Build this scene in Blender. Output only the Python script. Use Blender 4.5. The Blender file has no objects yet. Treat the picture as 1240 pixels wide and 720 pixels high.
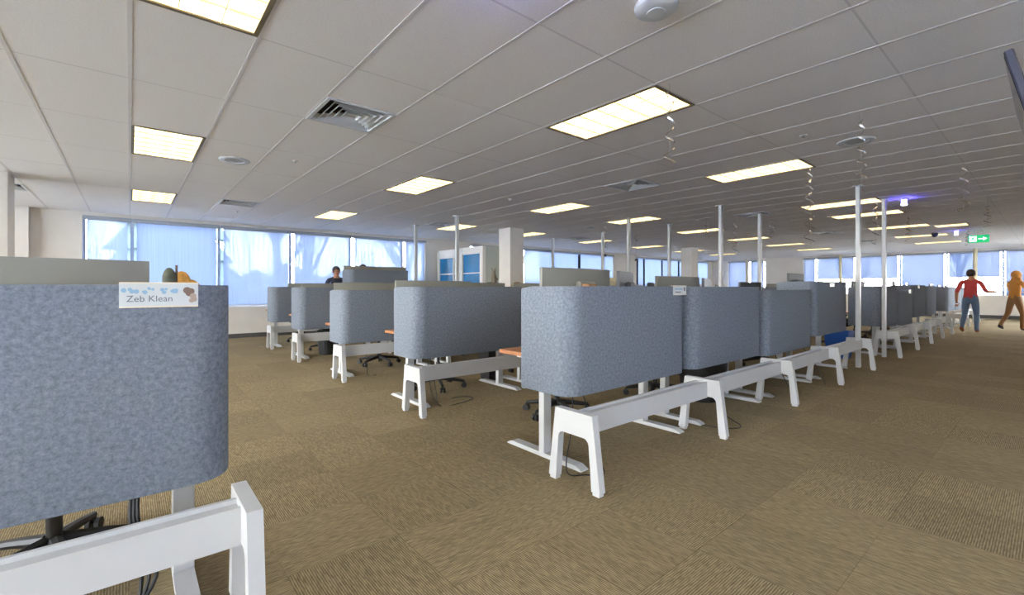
import bpy, bmesh, math, random
from mathutils import Vector, Matrix
random.seed(7)
PI = math.pi
scene = bpy.context.scene
C = scene.collection

# ---------------------------------------------------------------- camera, sky, exposure
F_PX, YAW, HORIZON, EYE = 551.0, 0.6984, 348.3, 1.2
cam = bpy.data.objects.new('camera', bpy.data.cameras.new('camera'))
C.objects.link(cam)
cam.location = (0, 0, EYE)
cam.rotation_euler = (PI / 2, 0, -YAW)
cam.data.sensor_width = 36.0
cam.data.lens = F_PX / 1240 * 36.0
cam.data.shift_y = -(360 - HORIZON) / 1240
cam.data.clip_start = 0.05
cam.data.clip_end = 400
scene.camera = cam
SKY, LAMP, EXPO = 26.0, 2.4, 0.38
scene.view_settings.view_transform = 'Standard'
scene.view_settings.look = 'None'
scene.view_settings.exposure = EXPO
scene.view_settings.gamma = 1
scene.view_settings.use_curve_mapping = False

world = bpy.data.worlds.new('sky')
scene.world = world
world.use_nodes = True
nt = world.node_tree
nt.nodes.clear()
w_out = nt.nodes.new('ShaderNodeOutputWorld')
w_bg = nt.nodes.new('ShaderNodeBackground')
w_tc = nt.nodes.new('ShaderNodeTexCoord')
w_sep = nt.nodes.new('ShaderNodeSeparateXYZ')
w_rmp = nt.nodes.new('ShaderNodeValToRGB')
w_rmp.color_ramp.elements[0].position = 0.0
w_rmp.color_ramp.elements[0].color = (1.0, 0.965, 0.92, 1)
w_rmp.color_ramp.elements[1].position = 0.7
w_rmp.color_ramp.elements[1].color = (0.66, 0.76, 0.92, 1)
nt.links.new(w_tc.outputs['Generated'], w_sep.inputs[0])
nt.links.new(w_sep.outputs['Z'], w_rmp.inputs[0])
nt.links.new(w_rmp.outputs[0], w_bg.inputs[0])
w_bg.inputs[1].default_value = SKY
nt.links.new(w_bg.outputs[0], w_out.inputs[0])


# ---------------------------------------------------------------- pixel helpers (directions only)
CS, SN = math.cos(YAW), math.sin(YAW)
def ray(x, y):
    r = (x - 620) / F_PX
    return Vector((r * CS + SN, -r * SN + CS, (HORIZON - y) / F_PX))
def atz(x, y, z):
    d = ray(x, y); return d * ((z - EYE) / d.z) + Vector((0, 0, EYE))
def aty(x, y, Y):
    d = ray(x, y); return d * (Y / d.y) + Vector((0, 0, EYE))
def project(p):
    r = p[0] * CS - p[1] * SN; d = p[0] * SN + p[1] * CS
    if d < 0.05: return None
    return 620 + F_PX * r / d, HORIZON - F_PX * (p[2] - EYE) / d, d


# ---------------------------------------------------------------- materials
M = {}
def sr(r, g, b):
    f = lambda c: (c / 255 / 12.92) if c / 255 <= 0.04045 else ((c / 255 + 0.055) / 1.055) ** 2.4
    return (f(r), f(g), f(b), 1)
def mat(name, col, rough=0.6, metal=0.0, noise=0.0, scale=20.0, bump=0.0, emit=None, estr=0.0, spec=0.5):
    m = bpy.data.materials.new(name); m.use_nodes = True
    n = m.node_tree.nodes; l = m.node_tree.links
    b = n['Principled BSDF']
    b.inputs['Base Color'].default_value = col
    b.inputs['Roughness'].default_value = rough
    b.inputs['Metallic'].default_value = metal
    b.inputs['Specular IOR Level'].default_value = spec
    if emit:
        b.inputs['Emission Color'].default_value = emit
        b.inputs['Emission Strength'].default_value = estr
    if noise > 0 or bump > 0:
        tc = n.new('ShaderNodeTexCoord'); nz = n.new('ShaderNodeTexNoise')
        nz.inputs['Scale'].default_value = scale; nz.inputs['Detail'].default_value = 4
        l.new(tc.outputs['Object'], nz.inputs['Vector'])
        if noise > 0:
            r = n.new('ShaderNodeValToRGB')
            r.color_ramp.elements[0].position = 0.3; r.color_ramp.elements[1].position = 0.7
            r.color_ramp.elements[0].color = tuple(c * (1 - noise) for c in col[:3]) + (1,)
            r.color_ramp.elements[1].color = tuple(min(1, c * (1 + noise)) for c in col[:3]) + (1,)
            l.new(nz.outputs['Fac'], r.inputs[0]); l.new(r.outputs[0], b.inputs['Base Color'])
        if bump > 0:
            bp = n.new('ShaderNodeBump'); bp.inputs['Strength'].default_value = bump
            bp.inputs['Distance'].default_value = 0.003
            l.new(nz.outputs['Fac'], bp.inputs['Height']); l.new(bp.outputs[0], b.inputs['Normal'])
    M[name] = m
    return m

mat('white_metal', sr(200, 200, 198), 0.38)
mat('white_paint', sr(232, 228, 222), 0.6)
mat('wall', sr(226, 219, 209), 0.85, noise=0.03, scale=3)
mat('ceiling_tile', sr(240, 235, 228), 0.95, noise=0.05, scale=90, bump=0.25)
mat('grid_bar', sr(216, 211, 205), 0.5)
mat('slab', sr(120, 118, 115), 0.9)
mat('baseboard', sr(86, 84, 80), 0.6)
mat('frame_grey', sr(186, 192, 204), 0.45)
mat('shade_cassette', sr(160, 165, 174), 0.5)
mat('wood_top', sr(176, 116, 72), 0.45, noise=0.12, scale=14)
mat('black_plastic', sr(30, 30, 31), 0.5)
mat('black_fabric', sr(38, 37, 37), 0.9, noise=0.2, scale=120, bump=0.3)
mat('dark_metal', sr(60, 58, 55), 0.4, 0.6)
mat('monitor_back', sr(138, 136, 124), 0.55)
mat('monitor_dark', sr(66, 67, 70), 0.5)
mat('screen_glass', sr(12, 13, 16), 0.12)
mat('cable', sr(22, 22, 22), 0.5)
mat('bag', sr(26, 27, 28), 0.35, noise=0.3, scale=25, bump=1.0)
mat('blue_bin', sr(24, 84, 170), 0.45)
mat('grey_plastic', sr(112, 116, 120), 0.5)
mat('foil', sr(222, 216, 208), 0.18, 1.0)
mat('star', sr(70, 72, 70), 0.4, 0.6)
mat('troffer_frame', sr(120, 108, 80), 0.5)
mat('blade', sr(238, 226, 190), 0.4)
mat('vent', sr(206, 206, 202), 0.45)
mat('vent_dark', sr(52, 52, 52), 0.8)
mat('tv_shell', sr(44, 47, 66), 0.4)
mat('exit_green', sr(0, 150, 84), 0.5, emit=sr(0, 165, 92), estr=1.0)
mat('exit_white', sr(240, 255, 248), 0.5, emit=sr(240, 255, 248), estr=1.0)
mat('blue_led', sr(70, 70, 255), 0.3, emit=(0.09, 0.07, 1.0, 1), estr=60)
mat('led_white', sr(220, 220, 255), 0.3, emit=(0.75, 0.75, 1.0, 1), estr=3)
mat('plate', sr(205, 208, 206), 0.35)
mat('plate_edge', sr(236, 220, 190), 0.3)
mat('ink', sr(112, 114, 118), 0.6)
mat('ink_blue', sr(146, 180, 204), 0.6)
mat('ink_brown', sr(128, 104, 94), 0.6)
mat('ink_tan', sr(176, 156, 138), 0.6)
mat('moss', sr(84, 86, 68), 0.8, noise=0.2, scale=60)
mat('tan_plush', sr(206, 150, 70), 0.9, noise=0.25, scale=70, bump=0.6)
mat('stone_rabbit', sr(124, 114, 96), 0.8, noise=0.25, scale=30)
mat('brown_dark', sr(82, 62, 44), 0.7)
mat('cardboard', sr(150, 110, 72), 0.8)
mat('cream', sr(220, 208, 172), 0.7)
mat('cabinet', sr(170, 172, 168), 0.5)
mat('booth_panel', sr(190, 195, 187), 0.6)
mat('skin', sr(196, 142, 112), 0.6)
mat('hair_dark', sr(52, 40, 34), 0.8)
mat('hair_grey', sr(70, 62, 58), 0.8)
mat('shirt_red', sr(200, 70, 70), 0.8)
mat('top_orange', sr(205, 140, 62), 0.8)
mat('shirt_navy', sr(46, 50, 66), 0.8)
mat('jeans', sr(96, 118, 150), 0.8)
mat('trousers_tan', sr(150, 110, 70), 0.8)
mat('shoe_brown', sr(140, 76, 40), 0.6)
mat('shoe_dark', sr(34, 36, 46), 0.6)
mat('bark', sr(96, 86, 80), 0.9)
mat('hedge', sr(120, 106, 92), 0.95, noise=0.3, scale=2)
mat('asphalt', sr(215, 216, 220), 0.95, noise=0.05, scale=2)
mat('far_brick', sr(120, 128, 150), 0.9, noise=0.1, scale=1)

# felt: mottled blue-grey wool
def felt():
    m = bpy.data.materials.new('felt'); m.use_nodes = True
    n = m.node_tree.nodes; l = m.node_tree.links; b = n['Principled BSDF']
    tc = n.new('ShaderNodeTexCoord')
    a = n.new('ShaderNodeTexNoise'); a.inputs['Scale'].default_value = 150; a.inputs['Detail'].default_value = 5
    a.inputs['Roughness'].default_value = 0.7
    l.new(tc.outputs['Object'], a.inputs['Vector'])
    r = n.new('ShaderNodeValToRGB')
    r.color_ramp.elements[0].position = 0.34; r.color_ramp.elements[0].color = sr(98, 105, 115)
    r.color_ramp.elements[1].position = 0.66; r.color_ramp.elements[1].color = sr(140, 147, 158)
    a2 = n.new('ShaderNodeTexNoise'); a2.inputs['Scale'].default_value = 60; a2.inputs['Detail'].default_value = 3
    l.new(tc.outputs['Object'], a2.inputs['Vector'])
    av = n.new('ShaderNodeMath'); av.operation = 'MULTIPLY_ADD'; av.inputs[1].default_value = 0.5
    hf = n.new('ShaderNodeMath'); hf.operation = 'MULTIPLY'; hf.inputs[1].default_value = 0.5
    l.new(a2.outputs['Fac'], hf.inputs[0]); l.new(a.outputs['Fac'], av.inputs[0]); l.new(hf.outputs[0], av.inputs[2])
    l.new(av.outputs[0], r.inputs[0]); l.new(r.outputs[0], b.inputs['Base Color'])
    b.inputs['Roughness'].default_value = 0.95
    b.inputs['Specular IOR Level'].default_value = 0.15
    bp = n.new('ShaderNodeBump'); bp.inputs['Strength'].default_value = 0.12; bp.inputs['Distance'].default_value = 0.002
    l.new(a.outputs['Fac'], bp.inputs['Height']); l.new(bp.outputs[0], b.inputs['Normal'])
    M['felt'] = m
felt()

# carpet: loop-pile stripes running along the local Y of each carpet tile
def carpet(name, from_attr):
    m = bpy.data.materials.new(name); m.use_nodes = True
    n = m.node_tree.nodes; l = m.node_tree.links; b = n['Principled BSDF']
    uv = n.new('ShaderNodeUVMap'); uv.uv_map = 'UVMap'
    if from_attr:
        rnd = n.new('ShaderNodeAttribute'); rnd.attribute_name = 'tint'; rv = rnd.outputs['Fac']
    else:
        oi = n.new('ShaderNodeObjectInfo'); rv = oi.outputs['Random']
    off = n.new('ShaderNodeVectorMath'); off.operation = 'ADD'
    cmb = n.new('ShaderNodeCombineXYZ')
    mul = n.new('ShaderNodeMath'); mul.operation = 'MULTIPLY'; mul.inputs[1].default_value = 37.0
    l.new(rv, mul.inputs[0]); l.new(mul.outputs[0], cmb.inputs[1]); l.new(mul.outputs[0], cmb.inputs[2])
    l.new(uv.outputs[0], off.inputs[0]); l.new(cmb.outputs[0], off.inputs[1])
    # narrow light yarn lines, broken along their length
    mp = n.new('ShaderNodeMapping'); mp.inputs['Scale'].default_value = (150, 22, 1)
    l.new(off.outputs[0], mp.inputs[0])
    nz = n.new('ShaderNodeTexNoise'); nz.inputs['Scale'].default_value = 1.0; nz.inputs['Detail'].default_value = 2
    l.new(mp.outputs[0], nz.inputs['Vector'])
    wv = n.new('ShaderNodeTexWave'); wv.bands_direction = 'X'; wv.inputs['Scale'].default_value = 33.0
    wv.inputs['Distortion'].default_value = 0.6; wv.inputs['Detail'].default_value = 1
    l.new(off.outputs[0], wv.inputs['Vector'])
    ad = n.new('ShaderNodeMath'); ad.operation = 'MULTIPLY_ADD'; ad.inputs[1].default_value = 0.45
    l.new(wv.outputs['Fac'], ad.inputs[0]); l.new(nz.outputs['Fac'], ad.inputs[2])
    r = n.new('ShaderNodeValToRGB'); e = r.color_ramp.elements
    e[0].position = 0.40; e[0].color = sr(104, 92, 69)
    e[1].position = 1.02 if False else 1.0; e[1].color = sr(166, 148, 113)
    x = e.new(0.66); x.color = sr(124, 110, 83)
    l.new(ad.outputs[0], r.inputs[0])
    # each tile a touch lighter or darker, warmer or greyer
    hs = n.new('ShaderNodeHueSaturation')
    mr = n.new('ShaderNodeMapRange'); mr.inputs['To Min'].default_value = 0.88; mr.inputs['To Max'].default_value = 1.10
    l.new(rv, mr.inputs[0]); l.new(mr.outputs[0], hs.inputs['Value'])
    l.new(r.outputs[0], hs.inputs['Color'])
    l.new(hs.outputs[0], b.inputs['Base Color'])
    b.inputs['Roughness'].default_value = 1.0; b.inputs['Specular IOR Level'].default_value = 0.1
    b.inputs['Sheen Weight'].default_value = 0.10; b.inputs['Sheen Roughness'].default_value = 0.5; b.inputs['Sheen Tint'].default_value = sr(230, 205, 165)
    bp = n.new('ShaderNodeBump'); bp.inputs['Strength'].default_value = 0.5; bp.inputs['Distance'].default_value = 0.003
    l.new(ad.outputs[0], bp.inputs['Height']); l.new(bp.outputs[0], b.inputs['Normal'])
    M[name] = m
carpet('carpet', False); carpet('carpet_far', True)

# roller shade: woven screen cloth, partly see-through, with vertical thread streaks
def shade_cloth(name, base, through, col):
    m = bpy.data.materials.new(name); m.use_nodes = True
    n = m.node_tree.nodes; l = m.node_tree.links; n.clear()
    out = n.new('ShaderNodeOutputMaterial')
    tc = n.new('ShaderNodeTexCoord'); mp = n.new('ShaderNodeMapping'); mp.inputs['Scale'].default_value = (85, 85, 0.8)
    l.new(tc.outputs['Object'], mp.inputs[0])
    nz = n.new('ShaderNodeTexNoise'); nz.inputs['Scale'].default_value = 1; nz.inputs['Detail'].default_value = 4
    l.new(mp.outputs[0], nz.inputs['Vector'])
    mr = n.new('ShaderNodeMapRange'); mr.inputs['From Min'].default_value = 0.3; mr.inputs['From Max'].default_value = 0.7
    mr.inputs['To Min'].default_value = through * 0.15; mr.inputs['To Max'].default_value = through * 1.75
    l.new(nz.outputs['Fac'], mr.inputs[0])
    tl = n.new('ShaderNodeBsdfTranslucent'); tl.inputs[0].default_value = col
    df = n.new('ShaderNodeBsdfDiffuse'); df.inputs[0].default_value = base
    mx = n.new('ShaderNodeMixShader'); mx.inputs[0].default_value = 0.5
    l.new(tl.outputs[0], mx.inputs[1]); l.new(df.outputs[0], mx.inputs[2])
    tr = n.new('ShaderNodeBsdfTransparent'); tr.inputs[0].default_value = (0.92, 0.96, 1.0, 1)
    m2 = n.new('ShaderNodeMixShader')
    l.new(mr.outputs[0], m2.inputs[0]); l.new(mx.outputs[0], m2.inputs[1]); l.new(tr.outputs[0], m2.inputs[2])
    l.new(m2.outputs[0], out.inputs[0])
    M[name] = m
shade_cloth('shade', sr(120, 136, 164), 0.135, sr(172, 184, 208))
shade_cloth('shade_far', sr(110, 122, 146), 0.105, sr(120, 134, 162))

def glass(name, tint, rough=0.0):
    m = bpy.data.materials.new(name); m.use_nodes = True
    n = m.node_tree.nodes; l = m.node_tree.links; n.clear()
    out = n.new('ShaderNodeOutputMaterial')
    tr = n.new('ShaderNodeBsdfTransparent'); tr.inputs[0].default_value = tint
    gl = n.new('ShaderNodeBsdfGlossy'); gl.inputs['Roughness'].default_value = rough
    fr = n.new('ShaderNodeFresnel'); fr.inputs[0].default_value = 1.45
    mx = n.new('ShaderNodeMixShader')
    l.new(fr.outputs[0], mx.inputs[0]); l.new(tr.outputs[0], mx.inputs[1]); l.new(gl.outputs[0], mx.inputs[2])
    l.new(mx.outputs[0], out.inputs[0])
    M[name] = m
glass('pane', (0.95, 0.97, 0.98, 1))
mat('blue_film', sr(16, 110, 160), 0.4, noise=0.25, scale=2)

# troffer lens: prismatic acrylic lit by three tubes
def lens():
    m = bpy.data.materials.new('lens'); m.use_nodes = True
    n = m.node_tree.nodes; l = m.node_tree.links; n.clear()
    out = n.new('ShaderNodeOutputMaterial'); em = n.new('ShaderNodeEmission')
    em.inputs[0].default_value = (1.0, 0.80, 0.42, 1)
    tc = n.new('ShaderNodeTexCoord'); wv = n.new('ShaderNodeTexWave')
    wv.bands_direction = 'X'; wv.inputs['Scale'].default_value = 1.75
    l.new(tc.outputs['Object'], wv.inputs['Vector'])
    mr = n.new('ShaderNodeMapRange'); mr.inputs['To Min'].default_value = LAMP * 0.75; mr.inputs['To Max'].default_value = LAMP * 1.25
    l.new(wv.outputs['Fac'], mr.inputs[0]); l.new(mr.outputs[0], em.inputs[1])
    l.new(em.outputs[0], out.inputs[0]); M['lens'] = m
lens()


# ---------------------------------------------------------------- mesh helpers
class MB:
    """collects shapes; build() links them as one mesh object"""
    def __init__(self): self.v = []; self.f = []; self.mi = []; self.cur = 0
    def add(self, vs, fs):
        o = len(self.v); self.v += [tuple(p) for p in vs]
        for f in fs: self.f.append(tuple(i + o for i in f)); self.mi.append(self.cur)
        return self
    def box(self, c, s, rz=0, bev=0.0, M4=None):
        hx, hy, hz = s[0] / 2, s[1] / 2, s[2] / 2
        if bev > 0:
            b = min(bev, hx * 0.9, hy * 0.9, hz * 0.9)
            vs = []; 
            for sx in (-1, 1):
                for sy in (-1, 1):
                    for sz in (-1, 1):
                        vs += [(sx * hx, sy * (hy - b), sz * (hz - b)), (sx * (hx - b), sy * hy, sz * (hz - b)), (sx * (hx - b), sy * (hy - b), sz * hz)]
            idx = lambda sx, sy, sz, k: ((sx > 0) * 4 + (sy > 0) * 2 + (sz > 0)) * 3 + k
            fs = []
            for s1 in (-1, 1):
                q = [(-1, -1), (1, -1), (1, 1), (-1, 1)]
                fs.append([idx(s1, a, d, 0) for a, d in (q if s1 > 0 else q[::-1])])
                fs.append([idx(a, s1, d, 1) for a, d in (q[::-1] if s1 > 0 else q)])
                fs.append([idx(a, d, s1, 2) for a, d in (q if s1 > 0 else q[::-1])])
            for a in (-1, 1):
                for d in (-1, 1):
                    fs.append([idx(a, d, -1, 0), idx(a, d, -1, 1), idx(a, d, 1, 1), idx(a, d, 1, 0)])
                    fs.append([idx(a, -1, d, 0), idx(a, -1, d, 2), idx(a, 1, d, 2), idx(a, 1, d, 0)])
                    fs.append([idx(-1, a, d, 1), idx(-1, a, d, 2), idx(1, a, d, 2), idx(1, a, d, 1)])
                    for e in (-1, 1): fs.append([idx(a, d, e, 0), idx(a, d, e, 1), idx(a, d, e, 2)])
        else:
            vs = [(sx * hx, sy * hy, sz * hz) for sx in (-1, 1) for sy in (-1, 1) for sz in (-1, 1)]
            fs = [(0, 1, 3, 2), (4, 6, 7, 5), (0, 4, 5, 1), (2, 3, 7, 6), (0, 2, 6, 4), (1, 5, 7, 3)]
        R = M4 if M4 is not None else Matrix.Rotation(rz, 4, 'Z')
        c = Vector(c)
        return self.add([R @ Vector(p) + c for p in vs], fs)
    def prism(self, poly, axis, a, b):
        """extrude a 2-D polygon along an axis from a to b"""
        def p3(u, v, w): return {'x': (w, u, v), 'y': (u, w, v), 'z': (u, v, w)}[axis]
        n = len(poly)
        vs = [p3(u, v, a) for u, v in poly] + [p3(u, v, b) for u, v in poly]
        fs = [tuple(range(n))[::-1], tuple(range(n, 2 * n))] + [(i, (i + 1) % n, n + (i + 1) % n, n + i) for i in range(n)]
        return self.add(vs, fs)
    def tube(self, pts, r, n=8, cap=True):
        pts = [Vector(p) for p in pts]
        rs = r if isinstance(r, (list, tuple)) else [r] * len(pts)
        vs = []; up = None
        for i, p in enumerate(pts):
            d = (pts[min(i + 1, len(pts) - 1)] - pts[max(i - 1, 0)]).normalized()
            if up is None:
                up = Vector((0, 0, 1)) if abs(d.z) < 0.9 else Vector((1, 0, 0))
            x = d.cross(up)
            if x.length < 1e-5: x = d.orthogonal()
            x.normalize(); up = x.cross(d).normalized()
            for k in range(n):
                a = 2 * PI * k / n
                vs.append(p + (x * math.cos(a) + up * math.sin(a)) * rs[i])
        fs = []
        for i in range(len(pts) - 1):
            for k in range(n):
                fs.append((i * n + k, i * n + (k + 1) % n, (i + 1) * n + (k + 1) % n, (i + 1) * n + k))
        if cap:
            fs.append(tuple(range(n))[::-1]); fs.append(tuple(range((len(pts) - 1) * n, len(pts) * n)))
        return self.add(vs, fs)
    def lathe(self, prof, c=(0, 0, 0), n=16, sx=1, sy=1):
        vs = []; fs = []
        for r, z in prof:
            for k in range(n):
                a = 2 * PI * k / n
                vs.append((c[0] + r * sx * math.cos(a), c[1] + r * sy * math.sin(a), c[2] + z))
        m = len(prof)
        for i in range(m - 1):
            for k in range(n):
                fs.append((i * n + k, i * n + (k + 1) % n, (i + 1) * n + (k + 1) % n, (i + 1) * n + k))
        fs.append(tuple(range(n))[::-1]); fs.append(tuple(range((m - 1) * n, m * n)))
        return self.add(vs, fs)
    def ball(self, c, s, n=12, m=8):
        prof = [(max(1e-4, math.sin(PI * i / m)), -math.cos(PI * i / m)) for i in range(m + 1)]
        vs = []; o = MB(); o.lathe(prof, n=n)
        return self.add([(c[0] + p[0] * s[0], c[1] + p[1] * s[1], c[2] + p[2] * s[2]) for p in o.v], o.f)
    def mesh(self, name, mats, smooth=False):
        me = bpy.data.meshes.new(name); me.from_pydata(self.v, [], self.f)
        for m in (mats if isinstance(mats, list) else [mats]): me.materials.append(M[m])
        if any(self.mi): me.polygons.foreach_set('material_index', self.mi)
        bm = bmesh.new(); bm.from_mesh(me); bmesh.ops.recalc_face_normals(bm, faces=bm.faces); bm.to_mesh(me); bm.free()
        if smooth:
            me.polygons.foreach_set('use_smooth', [True] * len(me.polygons))
            if hasattr(me, 'set_sharp_from_angle'): me.set_sharp_from_angle(angle=0.7)
        me.update(); return me
    def build(self, name, mats, parent=None, loc=(0, 0, 0), rz=0, smooth=False):
        return link(name, self.mesh(name, mats, smooth), parent, loc, rz)

def link(name, me, parent=None, loc=(0, 0, 0), rz=0):
    o = bpy.data.objects.new(name, me); C.objects.link(o)
    o.parent = parent; o.location = loc; o.rotation_euler = (0, 0, rz)
    return o
def tag(o, label, cat, group=None):
    o['label'] = label; o['category'] = cat
    if group: o['group'] = group
    return o
def thing(name, label, cat, loc=(0, 0, 0), rz=0, group=None):
    return tag(link(name, None, None, loc, rz), label, cat, group)
def struct(o): o['kind'] = 'structure'; return o
def kids(o): return [c for c in ALLKIDS.get(o.name, [])]
def dup(root, loc, rz, label, group=None, lift=0.0, scale=None):
    """copy a thing with its parts and sub-parts; parts flagged 'rides' go up by lift"""
    def cp(o, par):
        c = o.copy(); C.objects.link(c); c.parent = par
        return c
    r = cp(root, None); r.location = loc; r.rotation_euler = (0, 0, rz); r['label'] = label
    if group: r['group'] = group
    for ch in root.children:
        c = cp(ch, r)
        if c.get('rides'): c.location.z += lift
        for g in ch.children: cp(g, c)
    return r

# ================================================================ THE SETTING
XW0, XW1, YW0, YW1, CEIL = -6.0, 25.6, -3.5, 12.6, 2.74
GX, GY0, GY = 0.6096, 3.155, 1.2192           # ceiling grid pitch and phase

# floor slab + carpet tiles
fl = MB().box(((XW0 + XW1) / 2, (YW0 + YW1) / 2, -0.11), (XW1 - XW0 + .4, YW1 - YW0 + .4, 0.2)).build('floor', 'slab')
struct(fl)
T = 0.5
def tile_mesh(k):
    s = T / 2 - 0.0006; me = bpy.data.meshes.new('carpet_tile')
    vs = [(-s, -s, 0), (s, -s, 0), (s, s, 0), (-s, s, 0), (-s - .0005, -s - .0005, -.009), (s + .0005, -s - .0005, -.009), (s + .0005, s + .0005, -.009), (-s - .0005, s + .0005, -.009)]
    me.from_pydata(vs, [], [(0, 1, 2, 3), (0, 4, 5, 1), (1, 5, 6, 2), (2, 6, 7, 3), (3, 7, 4, 0)])
    u = me.uv_layers.new(name='UVMap')
    for lp in me.loops:
        p = vs[lp.vertex_index]; u.data[lp.index].uv = (p[0], p[1])
    me.materials.append(M['carpet']); return me
tm = tile_mesh(0)
cells = []
nx = int((XW1 - XW0) / T); ny = int((YW1 - YW0) / T)
for i in range(nx):
    for j in range(ny):
        x = XW0 + (i + .5) * T; y = YW0 + (j + .5) * T + .05
        p = project((x, y, 0)); size = 0
        if p and -60 < p[0] < 1300 and p[1] < 790: size = 1 / (p[2] ** 2)
        cells.append((size, x, y, random.choice((0, 0, 0, 1, 2, 3)) if random.random() < .9 else 1))
cells.sort(key=lambda c: -c[0])
for s_, x, y, q in cells[:300]:
    link('carpet_tile', tm, fl, (x, y, 0.0), PI / 2 * q)
vs, fs, uvs, tint = [], [], [], []
for s_, x, y, q in cells[300:]:
    h = T / 2 - .0006; o = len(vs)
    for a, b_ in ((-h, -h), (h, -h), (h, h), (-h, h)):
        vs.append((x + a, y + b_, 0.0)); rr = PI / 2 * q
        uvs.append((a * math.cos(rr) + b_ * math.sin(rr), -a * math.sin(rr) + b_ * math.cos(rr)))
    fs.append((o, o + 1, o + 2, o + 3)); tint.append(random.random())
me = bpy.data.meshes.new('carpet_tile_field'); me.from_pydata(vs, [], fs)
u = me.uv_layers.new(name='UVMap'); me.materials.append(M['carpet_far'])
for lp in me.loops: u.data[lp.index].uv = uvs[lp.vertex_index]
at = me.attributes.new('tint', 'FLOAT', 'FACE'); at.data.foreach_set('value', tint)
o = link('carpet_tile_field', me, fl); o['kind'] = 'stuff'

# ---- ceiling: slab, exposed grid, lay-in tiles
ce = MB().box(((XW0 + XW1) / 2, (YW0 + YW1) / 2, 2.99), (XW1 - XW0 + .4, YW1 - YW0 + .4, 0.1)).build('ceiling', 'slab')
struct(ce)
kx0, kx1 = math.ceil(XW0 / GX), math.floor(XW1 / GX)
ky0, ky1 = math.ceil((YW0 - GY0) / GY), math.floor((YW1 - GY0) / GY)
mm = MB().box((0, 0, 0.012), (0.024, YW1 - YW0, 0.024)).mesh('grid_runner', 'grid_bar')
mc = MB().box((0, 0, 0.013), (XW1 - XW0, 0.015, 0.022)).mesh('grid_cross_bar', 'grid_bar')
for k in range(kx0, kx1 + 1): link('grid_runner', mm, ce, (k * GX, (YW0 + YW1) / 2, CEIL))
for k in range(ky0, ky1 + 1): link('grid_cross_bar', mc, ce, ((XW0 + XW1) / 2, GY0 + k * GY, CEIL))
# troffers by grid cell (column, row): the row index runs toward the side windows
LIGHTS = [(c, r) for r in (-1, 2, 5) for c in (0, 5, 10, 19, 24, 29, 34)] + [(16, -1), (14, 2), (14, 5)]
LIGHTS += [(c, -4) for c in (0, 5, 10, 16, 24, 29, 34)] + [(c, r) for r in (-4, -1, 2, 5) for c in (-5,)] + [(25, -2)]
VENTS = [(2, 0, 1), (9, 0, 1), (16, 0, 1), (24, 0, 1), (2, 5, 0), (9, 5, 0), (17, 5, 0), (30, 5, 0), (-3, 5, 1), (30, 0, 1)]   # column, row, half
taken = set(LIGHTS) | {(c, r) for c, r, h in VENTS}
full = MB().box((0, 0, .008), (GX - .012, GY - .010, .016)).mesh('ceiling_tile', 'ceiling_tile')
half = MB().box((0, 0, .008), (GX - .012, GY / 2 - .010, .016)).mesh('ceiling_tile_half', 'ceiling_tile')
tl = []
for c in range(kx0 - 1, kx1 + 1):
    for r in range(ky0 - 1, ky1 + 1):
        if (c, r) in taken: continue
        x0, x1 = max(c * GX, XW0), min((c + 1) * GX, XW1)
        y0, y1 = max(GY0 + r * GY, YW0), min(GY0 + (r + 1) * GY, YW1)
        if x1 - x0 < .03 or y1 - y0 < .03: continue
        x, y = (x0 + x1) / 2, (y0 + y1) / 2
        whole = abs(x1 - x0 - GX) < 1e-4 and abs(y1 - y0 - GY) < 1e-4
        p = project((x, y, CEIL)); s_ = 0
        if p and -150 < p[0] < 1390 and p[1] > -150 and whole: s_ = 1 / p[2] ** 2
        tl.append((s_, x, y, x1 - x0, y1 - y0))
tl.sort(key=lambda t: -t[0])
ZT = CEIL + .0019
for s_, x, y, a, b_ in tl[:300]:
    link('ceiling_tile', full, ce, (x, y, ZT + random.uniform(0, .0006)))
rest = MB()
for s_, x, y, a, b_ in tl[300:]: rest.box((x, y, ZT + .008), (a - .008, b_ - .008, .016))
o = rest.build('ceiling_tile_field', 'ceiling_tile', ce); o['kind'] = 'stuff'
for c, r, h in VENTS:                       # the other half of a vent's cell
    y = GY0 + r * GY + (0.25 if h else .75) * GY
    link('ceiling_tile_half', half, ce, ((c + .5) * GX, y, ZT))
    link('grid_cross_bar_short', MB().box((0, 0, .012), (GX, .02, .022)).mesh('grid_cross_bar_short', 'grid_bar'), ce, ((c + .5) * GX, GY0 + r * GY + GY / 2, CEIL))

# ---- walls with window openings
def wall_with_openings(name, axis, pos, a0, a1, openings, sill, head, out):
    """axis 'x': wall runs along X at Y=pos; 'y': runs along Y at X=pos. out=+1/-1 outward side"""
    m = MB(); th = 0.25
    def seg(u0, u1, z0, z1):
        if u1 - u0 < 1e-3 or z1 - z0 < 1e-3: return
        c = pos + out * th / 2
        if axis == 'x': m.box(((u0 + u1) / 2, c, (z0 + z1) / 2), (u1 - u0, th, z1 - z0))
        else: m.box((c, (u0 + u1) / 2, (z0 + z1) / 2), (th, u1 - u0, z1 - z0))
    u = a0
    for o0, o1 in sorted(openings):
        seg(u, o0, 0, 2.94); seg(o0, o1, 0, sill); seg(o0, o1, head, 2.94); u = o1
    seg(u, a1, 0, 2.94)
    return struct(m.build(name, 'wall'))

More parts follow.
